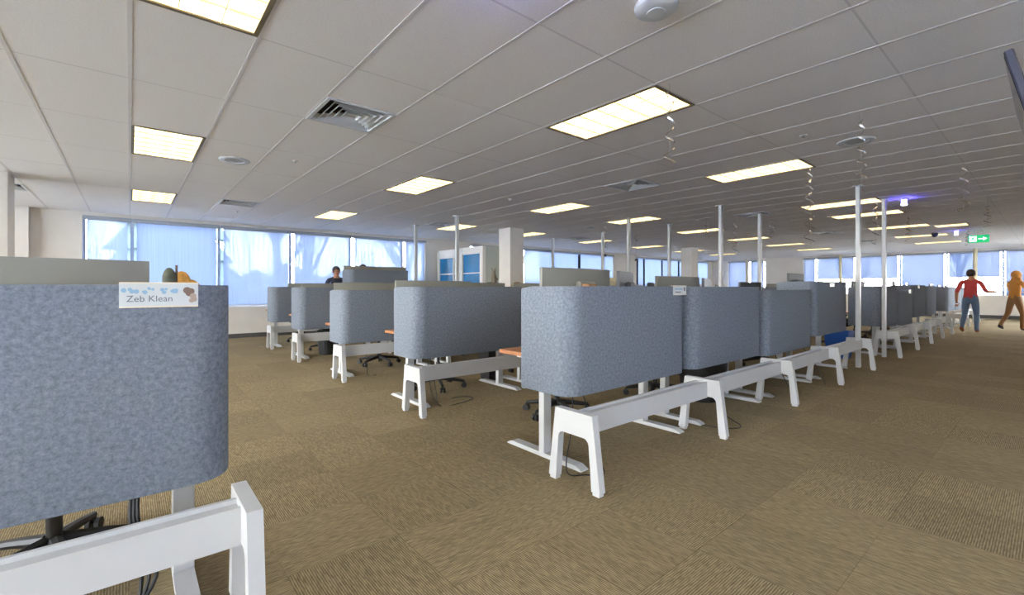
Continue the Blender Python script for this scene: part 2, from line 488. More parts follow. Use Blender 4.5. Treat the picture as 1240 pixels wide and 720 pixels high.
BAYS_L = [(-0.74, 7.05, [0.035, 1.607, 3.167, 4.727, 6.287]), (8.75, 16.45, [9.5, 11.06, 12.61, 14.15, 15.7]), (18.2, 25.0, [18.75, 20.3, 21.86, 23.4])]
BAYS_F = [(-3.2, 8.0, [-1.85, -.3, 1.25, 2.82, 4.3, 5.85, 7.4]), (9.75, 11.7, [10.5])]
SILL_L, SILL_F, HEAD = 0.72, 0.86, 2.66
wall_with_openings('wall_left', 'x', YW1, XW0 - .25, XW1 + .25, [(b[0], b[1]) for b in BAYS_L], SILL_L, HEAD, 1)
wall_with_openings('wall_far', 'y', XW1, YW0, YW1, [(b[0], b[1]) for b in BAYS_F], SILL_F, HEAD, 1)
BAYS_B = [(-2.6, 4.6, [-.8, 1.0, 2.8]), (5.6, 11.8, [7.1, 8.7, 10.3])]
wall_with_openings('wall_back', 'y', XW0, YW0, YW1, [(b[0], b[1]) for b in BAYS_B], SILL_L, HEAD, -1)
BAYS_ADDED = [(-4.0, 5.4, [-2.4, -.8, .75, 2.3, 3.85]), (19.6, 22.8, [21.2])]  # unseen windows added to bring more daylight onto floor and ceiling
wall_with_openings('wall_right', 'x', YW0, XW0 - .25, XW1 + .25, [(b[0], b[1]) for b in BAYS_ADDED], SILL_L, HEAD, -1)
# wall pier to the side of the first window bay
struct(MB().box((-2.02, 12.53, 1.37), (1.1, .14, 2.74)).build('trim_1', 'wall'))

wn = [0]
SHADES = []
def window(axis, pos, u0, u1, mull, sill, head, out):
    wn[0] += 1
    def B(m, u, w, z, h, d0, d1):
        c = pos + out * (d0 + d1) / 2; t = abs(d1 - d0)
        if axis == 'x': m.box((u, c, z), (w, t, h))
        else: m.box((c, u, z), (t, w, h))
        return m
    root = struct(link('window_%d' % wn[0], None, None, ((u0 + u1) / 2, pos, 0) if axis == 'x' else (pos, (u0 + u1) / 2, 0)))
    off = -root.location
    f = MB(); z = (sill + head) / 2; h = head - sill
    B(f, u0 + .025, .05, z, h, .08, .16); B(f, u1 - .025, .05, z, h, .08, .16)
    B(f, (u0 + u1) / 2, u1 - u0, head - .025, .05, .08, .16); B(f, (u0 + u1) / 2, u1 - u0, sill + .025, .05, .08, .16)
    f.build('frame', 'frame_grey', root, off)
    for x in mull:
        B(MB(), x, .06, z, h - .08, .09, .16).build('mullion', 'frame_grey', root, off)
    ed = [u0] + mull + [u1]
    for a, b_ in zip(ed[:-1], ed[1:]):
        B(MB(), (a + b_) / 2, b_ - a - .05, z, h - .08, .115, .123).build('pane', 'pane', root, off)
    B(MB(), (u0 + u1) / 2, u1 - u0 + .04, sill + .012, .05, -.0, .08).build('window_sill', 'white_paint', root, off)
    return ed
def shade(axis, pos, a, b_, sill, head, out, drop, label, group):
    """roller shade hung inside the opening; drop = height of its hem"""
    w = b_ - a - .15; c = (a + b_) / 2; d = -.045
    loc = (c, pos + out * d, head) if axis == 'x' else (pos + out * d, c, head)
    t = thing('roller_shade', label, 'shade', loc, 0 if axis == 'x' else PI / 2, group)
    hem = drop - head
    MB().box((0, 0, -.04), (b_ - a - .01, .07, .08), bev=.012).build('cassette', 'shade_cassette', t)
    MB().box((0, 0, (hem - .06) / 2), (w, .0012, -hem - .06)).build('shade_fabric', 'shade' if axis == 'x' else 'shade_far', t)
    MB().box((0, 0, hem + .008), (w, .012, .024), bev=.004).build('hem_bar', 'shade_cassette', t)
for u0, u1, mu in BAYS_L:
    ed = window('x', YW1, u0, u1, mu, SILL_L, HEAD, 1)
    where = {-.74: 'beside the pier', 8.75: 'behind the white booth', 18.2: 'past the farther column'}[u0]
    for n_, (a, b_) in enumerate(zip(ed[:-1], ed[1:])):
        shade('x', YW1, a, b_, SILL_L, HEAD, 1, SILL_L + .06, '%s roller shade from the pier-side edge, side window bay %s' % (['first', 'second', 'third', 'fourth', 'fifth', 'sixth'][n_], where), 'shades of the side window bay ' + where)
k = 0
for u0, u1, mu in BAYS_F:
    ed = window('y', XW1, u0, u1, mu, SILL_F, HEAD, 1)
    for a, b_ in zip(ed[:-1], ed[1:]):
        part_up = (a in (1.25, 4.3, 5.85))
        lab = 'half raised roller shade on the far end wall, ' + {1.25: 'behind the person in red', 4.3: 'flanked by closed shade and raised shade', 5.85: 'next to the closed one'}[a] if part_up else ('unseen roller shade rolled almost fully up for light on the far end wall' if b_ < 0 else 'roller shade drawn right down on the far end wall, ' + {-.3: 'behind the person in orange', 2.82: 'between two half raised ones', 7.4: 'narrow strip by the pier', 9.75: 'first past the pier', 10.5: 'nearest the room corner'}.get(a, ''))
        shade('y', XW1, a, b_, SILL_F, HEAD, 1, 1.62 if part_up else (2.3 if b_ < 0 else SILL_F + .05), lab, 'half raised shades on the far wall' if part_up else 'closed shades on the far wall')  # the out-of-view shades are raised to let light graze the aisle
for u0, u1, mu in BAYS_ADDED:
    ed = window('x', YW0, u0, u1, mu, SILL_L, HEAD, -1)
    if u0 < 0:
        for a, b_ in zip(ed[:-1], ed[1:]): shade('x', YW0, a, b_, SILL_L, HEAD, -1, SILL_L + .06, 'closed roller shade on an added unseen window behind the main aisle', 'shades on the added windows behind the main aisle')
for u0, u1, mu in BAYS_B: window('y', XW0, u0, u1, mu, SILL_L, HEAD, -1)

# baseboards
def bb(name, c, s): struct(MB().box(c, s).build(name, 'baseboard'))
bb('baseboard_left', ((XW0 + XW1) / 2, YW1 - .008, .05), (XW1 - XW0, .016, .1))
bb('baseboard_far', (XW1 - .008, (YW0 + YW1) / 2, .07), (.016, YW1 - YW0 - .04, .14))
bb('baseboard_right', ((XW0 + XW1) / 2, YW0 + .008, .05), (XW1 - XW0, .016, .1))
# square columns
n = 1
for x in (-1.7, 7.43, 16.5):
    n += 1
    col = struct(MB().box((0, 0, CEIL / 2), (.46, .46, CEIL + .02), bev=.006).build('trim_%d' % n, 'wall', None, (x + .23, 9.15, 0)))
    MB().box((0, 0, .05), (.48, .48, .1)).build('baseboard_strip', 'baseboard', col)
# slim pipe columns in front of the far windows
for y in (1.98, 6.4, 10.6):
    n += 1
    struct(MB().tube([(0, 0, 0), (0, 0, CEIL)], .06, 12).build('trim_%d' % n, 'cream', None, (XW1 - .25, y, 0), smooth=True))

# ---- outside: ground, hedge bank, bare trees, a neighbouring building
g = struct(MB().box((10, 10, -.45), (160, 160, .1)).build('ground', 'asphalt'))
def bank(x0, y0, x1, y1, h, label, seed):
    rnd = random.Random(seed); d = Vector((x1 - x0, y1 - y0, 0)); L = d.length; d.normalize(); nrm = Vector((-d.y, d.x, 0))
    N = int(L / .8); vs = []; fs = []
    for i in range(N + 1):
        p = Vector((x0, y0, 0)) + d * (L * i / N)
        hh = h * rnd.uniform(.75, 1.2)
        for a, z in ((-1.2, -.42), (-.9, hh * .7), (-.2, hh), (.6, hh * .8), (1.2, -.42)):
            q = p + nrm * (a + rnd.uniform(-.15, .15)); vs.append((q.x, q.y, z + (rnd.uniform(-.1, .1) if z > 0 else 0)))
    for i in range(N):
        for k in range(4): fs.append((i * 5 + k, i * 5 + k + 1, (i + 1) * 5 + k + 1, (i + 1) * 5 + k))
    m = MB(); m.add(vs, fs); return tag(m.build('hedge', 'hedge', smooth=True), label, 'hedge')
bank(-8, 30, 40, 31, 2.2, 'brown winter hedge outside the side windows', 1)
bank(46, 24, 47, -12, 1.0, 'brown winter hedge outside the far end windows', 2)
def tree(x, y, h, seed, label, group):
    rnd = random.Random(seed); m = MB()
    def br(p, d, L, r, dep):
        q = p + d * L * .5 + Vector((rnd.uniform(-1, 1), rnd.uniform(-1, 1), 0)) * L * .05
        e = p + d * L
        m.tube([p, q, e], [r, r * .8, r * .6], 5 if dep < 2 else 3, cap=False)
        if dep >= 4: return
        for k in range(3 if dep else 5):
            t = rnd.uniform(.45, 1.0); a = rnd.uniform(0, 2 * PI); sp = rnd.uniform(.45, .9)
            nd = (d + Vector((math.cos(a), math.sin(a), rnd.uniform(-.1, .4))) * sp).normalized()
            br(p + d * L * t, nd, L * rnd.uniform(.5, .7), r * .5, dep + 1)
    br(Vector((0, 0, -.4)), Vector((0, 0, 1)), h * .45, h * .022, 0)
    tag(m.build('bare_tree', 'bark', None, (x, y, 0)), label, 'tree', group)
for i, (x, y, h) in enumerate([(4.2, 19, 9), (7.0, 24.5, 10), (9.5, 19, 9), (11.5, 23, 10), (15, 20.5, 9.5), (19, 22, 10), (24, 21, 9), (30, 23, 10)]):
    tree(x, y, h, 20 + i, 'bare leafless tree outside the side windows', 'bare trees outside')
for i, (x, y, h) in enumerate([(40, 9, 8), (41, 4, 9), (42, -2, 8)]):
    tree(x, y, h, 40 + i, 'bare leafless tree beyond the far end windows', 'bare trees beyond the far end')
mat('needles', sr(52, 66, 72), 0.95, noise=0.3, scale=3)
def conifer(x, y, h, seed, label):
    rnd = random.Random(seed); t = thing('conifer', label, 'tree', (x, y, -.4))
    MB().tube([(0, 0, 0), (0, 0, h * .9)], [h * .02, .02], 8).build('trunk', 'bark', t)
    m = MB(); N = 18
    for j in range(9):
        u_ = j / 9; z0 = h * (.06 + .84 * u_); r_ = h * .20 * (1 - u_) + .15; vs = []; fs = []
        for k in range(N):
            a = 2 * PI * k / N; q = r_ * (rnd.uniform(.8, 1.1) if k % 2 else rnd.uniform(.55, .8))
            vs.append((q * math.cos(a), q * math.sin(a), z0 + rnd.uniform(-.1, .1)))
        vs.append((0, 0, z0 + h * .2))
        for k in range(N): fs.append((k, (k + 1) % N, N))
        m.add(vs, fs)
    m.build('foliage', 'needles', t)
conifer(.6, 19.5, 8.5, 1, 'tall dark conifer outside the side window next to the pier')
conifer(2.0, 24, 11, 2, 'taller dark conifer standing behind the one outside the side window')

# ================================================================ CEILING FITTINGS
def LLAB(c, r, line):
    cols = sorted(q for q, w in LIGHTS if w == r and q >= 0)
    if c < 0 or r == -4: return 'lit recessed ceiling light panel in the ' + line + ', out past the pier'
    if r == -2: return 'lit ceiling light panel standing alone beside the exit sign'
    k = cols.index(c)
    return '%s lit ceiling light panel from the beige pier end, %s' % (['first', 'second', 'third', 'fourth', 'fifth', 'sixth', 'seventh', 'eighth', 'ninth'][k], line)
lens_me = MB().box((0, 0, .012), (GX - .06, GY - .06, .012)).mesh('lens', 'lens')
fr = MB()
for s_ in (-1, 1):
    fr.box((s_ * (GX / 2 - .022), 0, .012), (.026, GY - .02, .03)); fr.box((0, s_ * (GY / 2 - .022), .012), (GX - .07, .026, .03))
fr_me = fr.mesh('frame', 'troffer_frame')
bl_long = MB().box((0, 0, .002), (.004, GY - .07, .012)).mesh('lens_divider', 'blade')
bl_short = MB().box((0, 0, .002), (GX - .07, .004, .012)).mesh('lens_divider', 'blade')
for c, r in LIGHTS:
    x, y = (c + .5) * GX, GY0 + (r + .5) * GY
    own = ''
    line = {-1: 'line above the main aisle', 2: 'middle line', 5: 'line nearest the side windows', -2: 'odd spot by the exit sign', -4: 'line beside the right wall'}[r]
    t = thing('ceiling_light', LLAB(c, r, line), 'light', (x, y, CEIL), 0, 'ceiling lights, ' + line)
    if r == -2: t.scale = (1, .5, 1); t.location.y = y + GY / 4; link('ceiling_tile_half', half, ce, (x, y - GY / 4, ZT))
    link('frame', fr_me, t); link('lens', lens_me, t)
    for k in (-1, 1): link('lens_divider', bl_long, t, (k * GX / 6, 0, 0))
    for k in range(1, 6): link('lens_divider', bl_short, t, (0, (k / 6 - .5) * (GY - .06), 0))

# square louvred diffusers
vf = MB(); S = .30
for s_ in (-1, 1):
    vf.box((s_ * (S - .015), 0, .004), (.03, 2 * S, .02)); vf.box((0, s_ * (S - .015), .004), (2 * S - .06, .03, .02))
vf_me = vf.mesh('vent_frame', 'vent')
vb_me = MB().box((0, 0, .06), (2 * S - .02, 2 * S - .02, .02)).mesh('vent_throat', 'vent_dark')
def cone_ring(r0, r1):
    m = MB(); a = [(-r0, -r0, -.002), (r0, -r0, -.002), (r0, r0, -.002), (-r0, r0, -.002)]; b = [(-r1, -r1, .045), (r1, -r1, .045), (r1, r1, .045), (-r1, r1, .045)]
    a2 = [(p[0], p[1], p[2] + .003) for p in a]; b2 = [(p[0], p[1], p[2] + .003) for p in b]
    q = lambda i, j, k, l_: (i, j, k, l_)
    fs = []
    for i in range(4):
        j = (i + 1) % 4
        fs += [(i, j, 4 + j, 4 + i), (8 + i, 8 + j, 12 + j, 12 + i), (i, j, 8 + j, 8 + i), (4 + i, 4 + j, 12 + j, 12 + i)]
    m.add(a + b + a2 + b2, fs); return m.mesh('vent_blade', 'vent')
rings = [cone_ring(r0, r0 - .032) for r0 in (.268, .218, .168, .118, .068)]
def VLAB(c, r, near):
    cols = sorted(q for q, w, h in VENTS if w == r)
    return '%s square louvred air vent from the beige pier end, %s' % (['first', 'second', 'third', 'fourth', 'fifth', 'sixth'][cols.index(c)], near)
for c, r, h in VENTS:
    x, y = (c + .5) * GX, GY0 + r * GY + (.75 if h else .25) * GY
    near = {0: 'line over the second desk row', 5: 'line nearest the side windows'}[r]
    t = thing('ceiling_vent', VLAB(c, r, near), 'vent', (x, y, CEIL), 0, 'air vents, ' + near)
    link('vent_frame', vf_me, t); link('vent_throat', vb_me, t)
    for q in rings: link('vent_blade', q, t)
    MB().box((0, 0, .02), (.05, .05, .006)).build('vent_core', 'vent', t)

def ring_speaker(x, y, label):
    t = thing('ceiling_speaker', label, 'speaker', (x, y, CEIL))
    prof = [(.165, .004), (.165, -.004), (.15, -.012), (.105, -.008), (.10, .0), (.10, .004)]
    MB().lathe(prof, n=28).build('rim', 'white_metal', t, smooth=True)
    MB().lathe([(.099, -.003), (.06, -.006), (.001, -.007)], n=24).build('grille', 'cabinet', t, smooth=True)
ring_speaker(0.97, 6.37, 'round white ceiling speaker ring beside the middle-line light by the beige pier')
ring_speaker(5.85, 1.34, 'round white ceiling speaker ring over the main aisle')
ring_speaker(8.97, 7.58, 'round white ceiling speaker ring between middle-line lights')
def sprinkler(x, y, label):
    t = thing('sprinkler', label, 'sprinkler', (x, y, CEIL), 0, 'sprinkler heads')
    MB().lathe([(.035, .004), (.035, -.002), (.02, -.008), (.001, -.008)], n=16).build('rose', 'vent', t, smooth=True)
    m = MB(); m.tube([(0, 0, -.006), (0, 0, -.018)], .006, 8); m.lathe([(.012, -.018), (.012, -.020), (.001, -.021)], n=10)
    m.build('deflector', 'dark_metal', t)
for x, y in [(1.54, 5.93), (5.22, 1.63), (5.06, 6.08), (1.66, 10.6), (9.9, 5.2)]: sprinkler(x, y, 'tiny sprinkler head dotted on the ceiling tiles')
# wireless access point
t = thing('access_point', 'white dome access point with a round cap on the ceiling', 'access point', (2.19, 1.39, CEIL))
MB().lathe([(.11, 0), (.115, -.012), (.112, -.03), (.09, -.042), (.05, -.046)], n=32).build('shell', 'white_metal', t, smooth=True)
MB().lathe([(.05, -.045), (.048, -.05), (.001, -.051)], n=24).build('cap', 'plate', t, smooth=True)
# blue alarm beacons
def beacon(x, y, label):
    t = thing('alarm_beacon', label, 'beacon', (x, y, CEIL))
    MB().box((0, 0, -.012), (.10, .10, .024), bev=.006).build('mount', 'white_metal', t)
    MB().lathe([(.038, -.024), (.038, -.07), (.03, -.082), (.001, -.084)], n=16).build('blue_lens', 'blue_led', t, smooth=True)
    MB().box((0, 0, -.105), (.085, .085, .04), bev=.01).build('lamp_cap', 'led_white', t)
beacon(10.21, 1.66, 'glowing blue alarm beacon above the paired power poles')
beacon(17.03, 1.69, 'glowing blue alarm beacon beside the exit sign')
beacon(1.31, 1.66, 'glowing blue alarm beacon above the cross walkway')
t = thing('dome_camera', 'small dark dome camera hanging from the ceiling near the exit sign', 'camera', (17.3, 2.15, CEIL))
MB().lathe([(.08, 0), (.08, -.04), (.075, -.05)], n=20).build('base', 'dark_metal', t, smooth=True)
MB().ball((0, 0, -.055), (.07, .07, .07)).build('dome', 'tv_shell', t, smooth=True)

# exit sign: running figure and arrow, faces back along the aisle
t = thing('exit_sign', 'green illuminated exit sign with running figure and arrow', 'sign', (17.25, 1.29, CEIL), 0)
t.rotation_euler = (0, 0, -PI / 2)
MB().box((0, 0, -.24), (.40, .045, .2), bev=.006).build('sign_box', 'exit_green', t)
m = MB(); m.box((-.08, 0, -.07), (.012, .012, .14)); m.box((.08, 0, -.07), (.012, .012, .14)); m.build('hanger', 'white_metal', t)
yy = -.0245
def flat(m, poly): m.prism(poly, 'y', yy - .0015, yy)
d = MB(); flat(d, [(-.17, -.31), (-.03, -.31), (-.03, -.17), (-.17, -.17)])
d.build('doorway_symbol', 'exit_white', t)
yy = -.027
rm = MB(); rm.tube([(-.085, yy, -.192), (-.085, yy - .001, -.192)], .012, 10)
for a in ([(-.11, -.20), (-.085, -.205), (-.09, -.25), (-.115, -.25)], [(-.115, -.245), (-.09, -.25), (-.06, -.275), (-.075, -.285)], [(-.115, -.25), (-.10, -.255), (-.13, -.30), (-.15, -.295)], [(-.085, -.205), (-.055, -.225), (-.06, -.235), (-.09, -.22)], [(-.11, -.205), (-.14, -.235), (-.13, -.24), (-.105, -.22)]): flat(rm, a)
rm.build('running_figure', 'exit_green', t)
ar = MB(); flat(ar, [(.0, -.252), (.0, -.228), (.09, -.228), (.09, -.19), (.165, -.24), (.09, -.29), (.09, -.252)])
ar.build('arrow', 'exit_white', t)

# hanging television seen from the back
t = thing('television', 'dark flat television hung from the ceiling over the aisle edge', 'television', (3.22, .145, CEIL))
tilt = Matrix.Rotation(math.radians(-13), 4, 'X')
def tv(m, c, s, bev=.006): return m.box(tilt @ Vector(c) + Vector((.62, -.085, -.75)), s, bev=bev, M4=tilt)
tv(MB(), (0, 0, 0), (1.24, .035, .72)).build('tv_body', 'tv_shell', t)
tv(MB(), (0, .0185, 0), (1.2, .003, .68), 0).build('tv_screen', 'screen_glass', t)
tv(MB(), (0, -.04, 0), (.4, .05, .3)).build('wall_plate', 'black_plastic', t)
MB().tube([(.62, -.14, -.75), (.62, -.14, 0)], .02, 10).build('drop_pole', 'black_plastic', t, smooth=True)

# foil swirls hanging on thread
def swirl_mesh(L, R, turns, seed, w=.018):
    m = MB(); N = int(turns * 14); vs = []; fs = []
    rnd = random.Random(seed); ph = rnd.uniform(0, 6)
    for i in range(N + 1):
        u_ = i / N; a = ph + turns * 2 * PI * u_; rr = R * (.45 + .55 * u_)
        z = -.05 - (L - .05) * u_; ww = w * (1 - .5 * u_)
        for dz, dr in ((-ww / 2, 0), (ww / 2, .004)):
            vs.append(((rr + dr) * math.cos(a), (rr + dr) * math.sin(a), z + dz))
    for i in range(N): fs.append((2 * i, 2 * i + 1, 2 * i + 3, 2 * i + 2))
    m.add(vs, fs)
    return m.mesh('foil_spiral', 'foil', True)
def swirl(x, y, L, R, turns, seed, label, group, star=False, bead=False):
    t = thing('foil_swirl', label, 'decoration', (x, y, CEIL), 0, group)
    link('foil_spiral', swirl_mesh(L, R, turns, seed), t)
    zend = -L - (.10 if star else -.02)
    MB().tube([(0, 0, 0), (0, 0, zend)], .0012, 4).build('thread', 'grey_plastic', t)
    if star:
        pts = []
        for k in range(10):
            a = PI / 2 + k * PI / 5; r_ = .055 if k % 2 == 0 else .022
            pts.append((r_ * math.cos(a), zend + r_ * math.sin(a)))
        o = MB().prism(pts, 'y', -.003, .003).build('star', 'star', t, rz=-YAW)
    if bead:
        for k in range(7):
            MB().ball((-.03, -.02, -.05 - L * k / 6.2), (.011, .011, .011), 8, 5).build('foil_bead', 'foil', t, smooth=True)
def hang(px, ytop, ybot, R, turns, seed, label, group=None, **kw):
    p = atz(px, ytop, CEIL); q = project(p); L = max(.15, (ybot - ytop) * q[2] / F_PX)
    swirl(p.x, p.y, L, R, turns, seed, label, group, **kw)
hang(811, 101, 198, .045, 3.6, 1, 'silver foil swirl hanging beside the aisle light nearest the access point')
hang(1043, 137, 226, .04, 5.5, 2, 'dark silver foil swirl hanging under the aisle ceiling speaker')
hang(980, 201, 293, .06, 5.5, 3, 'foil swirl with shiny beads beside the second aisle light', bead=True)
hang(733, 270, 304, .05, 4, 4, 'foil swirl with a star at its tip, beside a pole of the fourth row', None, star=True)
hang(770, 278, 310, .05, 3, 5, 'foil swirl with a star at its tip, beside a pole of the third row', None, star=True)
for i, (a, b_, c_) in enumerate([(1060, 242, 296), (1167, 199, 256), (1100, 261, 292), (1196, 240, 275), (855, 264, 289), (890, 264, 306), (934, 266, 288), (1172, 277, 297)]):
    hang(a, b_, c_, .06, 4, 10 + i, 'thin dark foil swirl hanging over the desk rows by the poles', 'small foil swirls over the rows')

# ================================================================ DESK ROWS
ROWS = {'A': 1.865, 'B': 3.915, 'C': 5.965, 'D': 8.0, 'E': 9.96}
RNAME = {'A': 'main aisle row', 'B': 'second row', 'C': 'third row', 'D': 'fourth row', 'E': 'side window row'}
ORD = ['first', 'second', 'third', 'fourth', 'fifth']
BLOCK = {0: 'block before the cross walkway', 1: 'walkway block', 2: 'block past poles', 3: 'end wall block'}

# --- cable spine: trestles with a beam through them
def trestle_mesh():
    m = MB(); tx = .025
    arc = lambda cy, cz, r, a0, a1: [(cy + r * math.cos(a0 + (a1 - a0) * i / 4), cz + r * math.sin(a0 + (a1 - a0) * i / 4)) for i in range(5)]
    half_ = [(-.205, .02), (-.148, .455), (.148, .455), (.205, .02), (.143, .02)]
    inner = arc(.082, .275, .04, 0.1, PI / 2) + arc(-.082, .275, .04, PI / 2, PI - .1) + [(-.143, .02)]
    poly = half_ + inner
    # two leg quads + bridge avoid a concave cap
    o = arc(.082, .275, .04, 0.1, PI / 2)
    for s_ in (1, -1):
        leg = [(s_ * .143, .02), (s_ * .205, .02), (s_ * .166, .318), (s_ * .122, .279)]
        m.prism(leg if s_ > 0 else leg[::-1], 'x', -tx, tx)
        cor = [(s_ * .166, .318)] + [(s_ * .148, .455), (0, .455), (0, .315)] + [(s_ * a, b_) for a, b_ in o[::-1]]
        m.prism(cor if s_ < 0 else cor[::-1], 'x', -tx, tx)
        m.box((0, s_ * .173, .011), (.042, .048, .022))
    return m.mesh('trestle', 'white_metal')
TR = trestle_mesh()
def beam_mesh(L):
    m = MB(); m.box((L / 2, 0, .365), (L - .05, .10, .115)); m.box((L / 2, .042, .43), (L - .05, .016, .016)); m.box((L / 2, -.042, .43), (L - .05, .016, .016))
    return m.mesh('beam', 'white_metal')
def spine(row, bx, xs, label):
    t = thing('cable_spine', label, 'cable spine', (xs[0], ROWS[row], 0))
    for x in xs: link('trestle', TR, t, (x - xs[0], 0, 0))
    for a, b_ in zip(xs[:-1], xs[1:]): link('beam', beam_mesh(b_ - a), t, (a - xs[0], 0, 0))
PITCH = 1.555
BX = {'A': {1: 2.07, 2: 10.1, 3: 18.3}, 'B': {1: 2.07, 2: 10.1}, 'C': {1: 2.08, 2: 10.1}, 'D': {1: 2.09, 2: 10.1}, 'E': {1: 2.12, 2: 10.1}}
NB = {('D', 1): 2, ('E', 1): 2, ('A', 3): 3, ('B', 2): 3, ('C', 2): 3, ('D', 2): 3, ('E', 2): 3}
for r in ROWS:
    for b_, x0 in BX[r].items():
        nd = NB.get((r, b_), 4)
        spine(r, b_, [x0 + PITCH * i for i in range(nd + 1)], 'long white low beam on splayed trestles, %s, %s' % (BLOCK[b_], RNAME[r]))
spine('A', 0, [.32 - PITCH * i for i in (2, 1, 0)], 'long white low beam on splayed trestles under the screen with name plate')

# --- sit-stand desk prototype; origin on the floor at the middle of the screen's outer face
W, DEP, WING, RAD = 1.47, .75, .46, .13
def screen_mesh():
    path = []; hw = W / 2
    path.append((-hw, WING)); path.append((-hw, WING - .1))
    for i in range(9):
        a = PI + (PI / 2) * i / 8; path.append((-hw + RAD + RAD * math.cos(a), RAD + RAD * math.sin(a)))
    for i in range(9):
        a = -PI / 2 + (PI / 2) * i / 8; path.append((hw - RAD + RAD * math.cos(a), RAD + RAD * math.sin(a)))
    path.append((hw, WING - .1)); path.append((hw, WING))
    th = .018; rings_ = []
    n_ = len(path)
    nor = []
    for i in range(n_):
        a = Vector(path[max(i - 1, 0)]); b = Vector(path[min(i + 1, n_ - 1)]); d_ = (b - a).normalized(); nor.append(Vector((-d_.y, d_.x)))
    z0, z1 = .49, 1.21
    prof = [(0.003, z0), (0, z0 + .004), (0, z1 - .004), (.003, z1), (th - .003, z1), (th, z1 - .004), (th, z0 + .004), (th - .003, z0)]
    vs, fs = [], []
    for i in range(n_):
        for o_, z in prof:
            dz = 0
            if i in (0, n_ - 1) and z > 1: dz = -.015
            p = Vector(path[i]) + nor[i] * o_; vs.append((p.x, p.y, z + dz))
    k = len(prof)
    for i in range(n_ - 1):
        for j in range(k): fs.append((i * k + j, i * k + (j + 1) % k, (i + 1) * k + (j + 1) % k, (i + 1) * k + j))
    fs.append(tuple(range(k))); fs.append(tuple(range((n_ - 1) * k, n_ * k)))
    m = MB(); m.add(vs, fs); return m.mesh('felt_screen', 'felt', True)
def foot_mesh():
    m = MB(); y0, y1 = -.02, .73
    m.prism([(y0, .004), (y0, .012), (y0 + .05, .034), (y1 - .05, .034), (y1, .012), (y1, .004)], 'x', -.036, .036)
    for y in (y0 + .06, y1 - .06): m.lathe([(.02, 0), (.02, .006)], (0, y, 0), 8)
    return m.mesh('foot', 'white_metal')
def make_desk():
    t = thing('sit_stand_desk', 'x', 'desk')
    def ride(o): o['rides'] = True; return o
    ride(MB().prism([(-W / 2 + .03, .75), (-W / 2 + .03, .15), (-W / 2 + .055, .085), (-W / 2 + .15, .03), (W / 2 - .15, .03), (W / 2 - .055, .085), (W / 2 - .03, .15), (W / 2 - .03, .75)], 'z', .703, .731).build('desktop', 'wood_top', t))
    ride(link('felt_screen', screen_mesh(), t))
    fm = foot_mesh()
    lo = MB().box((0, 0, .25), (.075, .055, .44), bev=.004).mesh('lower_column', 'white_metal')
    up = MB().box((0, 0, .44), (.062, .044, .50), bev=.003).mesh('upper_column', 'white_metal')
    for s_ in (-1, 1):
        x = s_ * (W / 2 - .13)
        link('foot', fm, t, (x, 0, 0)); link('lower_column', lo, t, (x, .35, 0)); ride(link('upper_column', up, t, (x, .35, 0)))
        ride(MB().box((0, .35, .69), (.06, .55, .024)).build('support_arm', 'white_metal', t, (x, 0, 0)))
    ride(MB().box((0, .35, .68), (W - .32, .04, .03)).build('crossbar', 'white_metal', t))
    ride(MB().box((0, .14, .60), (.9, .12, .09), bev=.01).build('cable_tray', 'black_plastic', t))
    return t
DESK0 = make_desk()

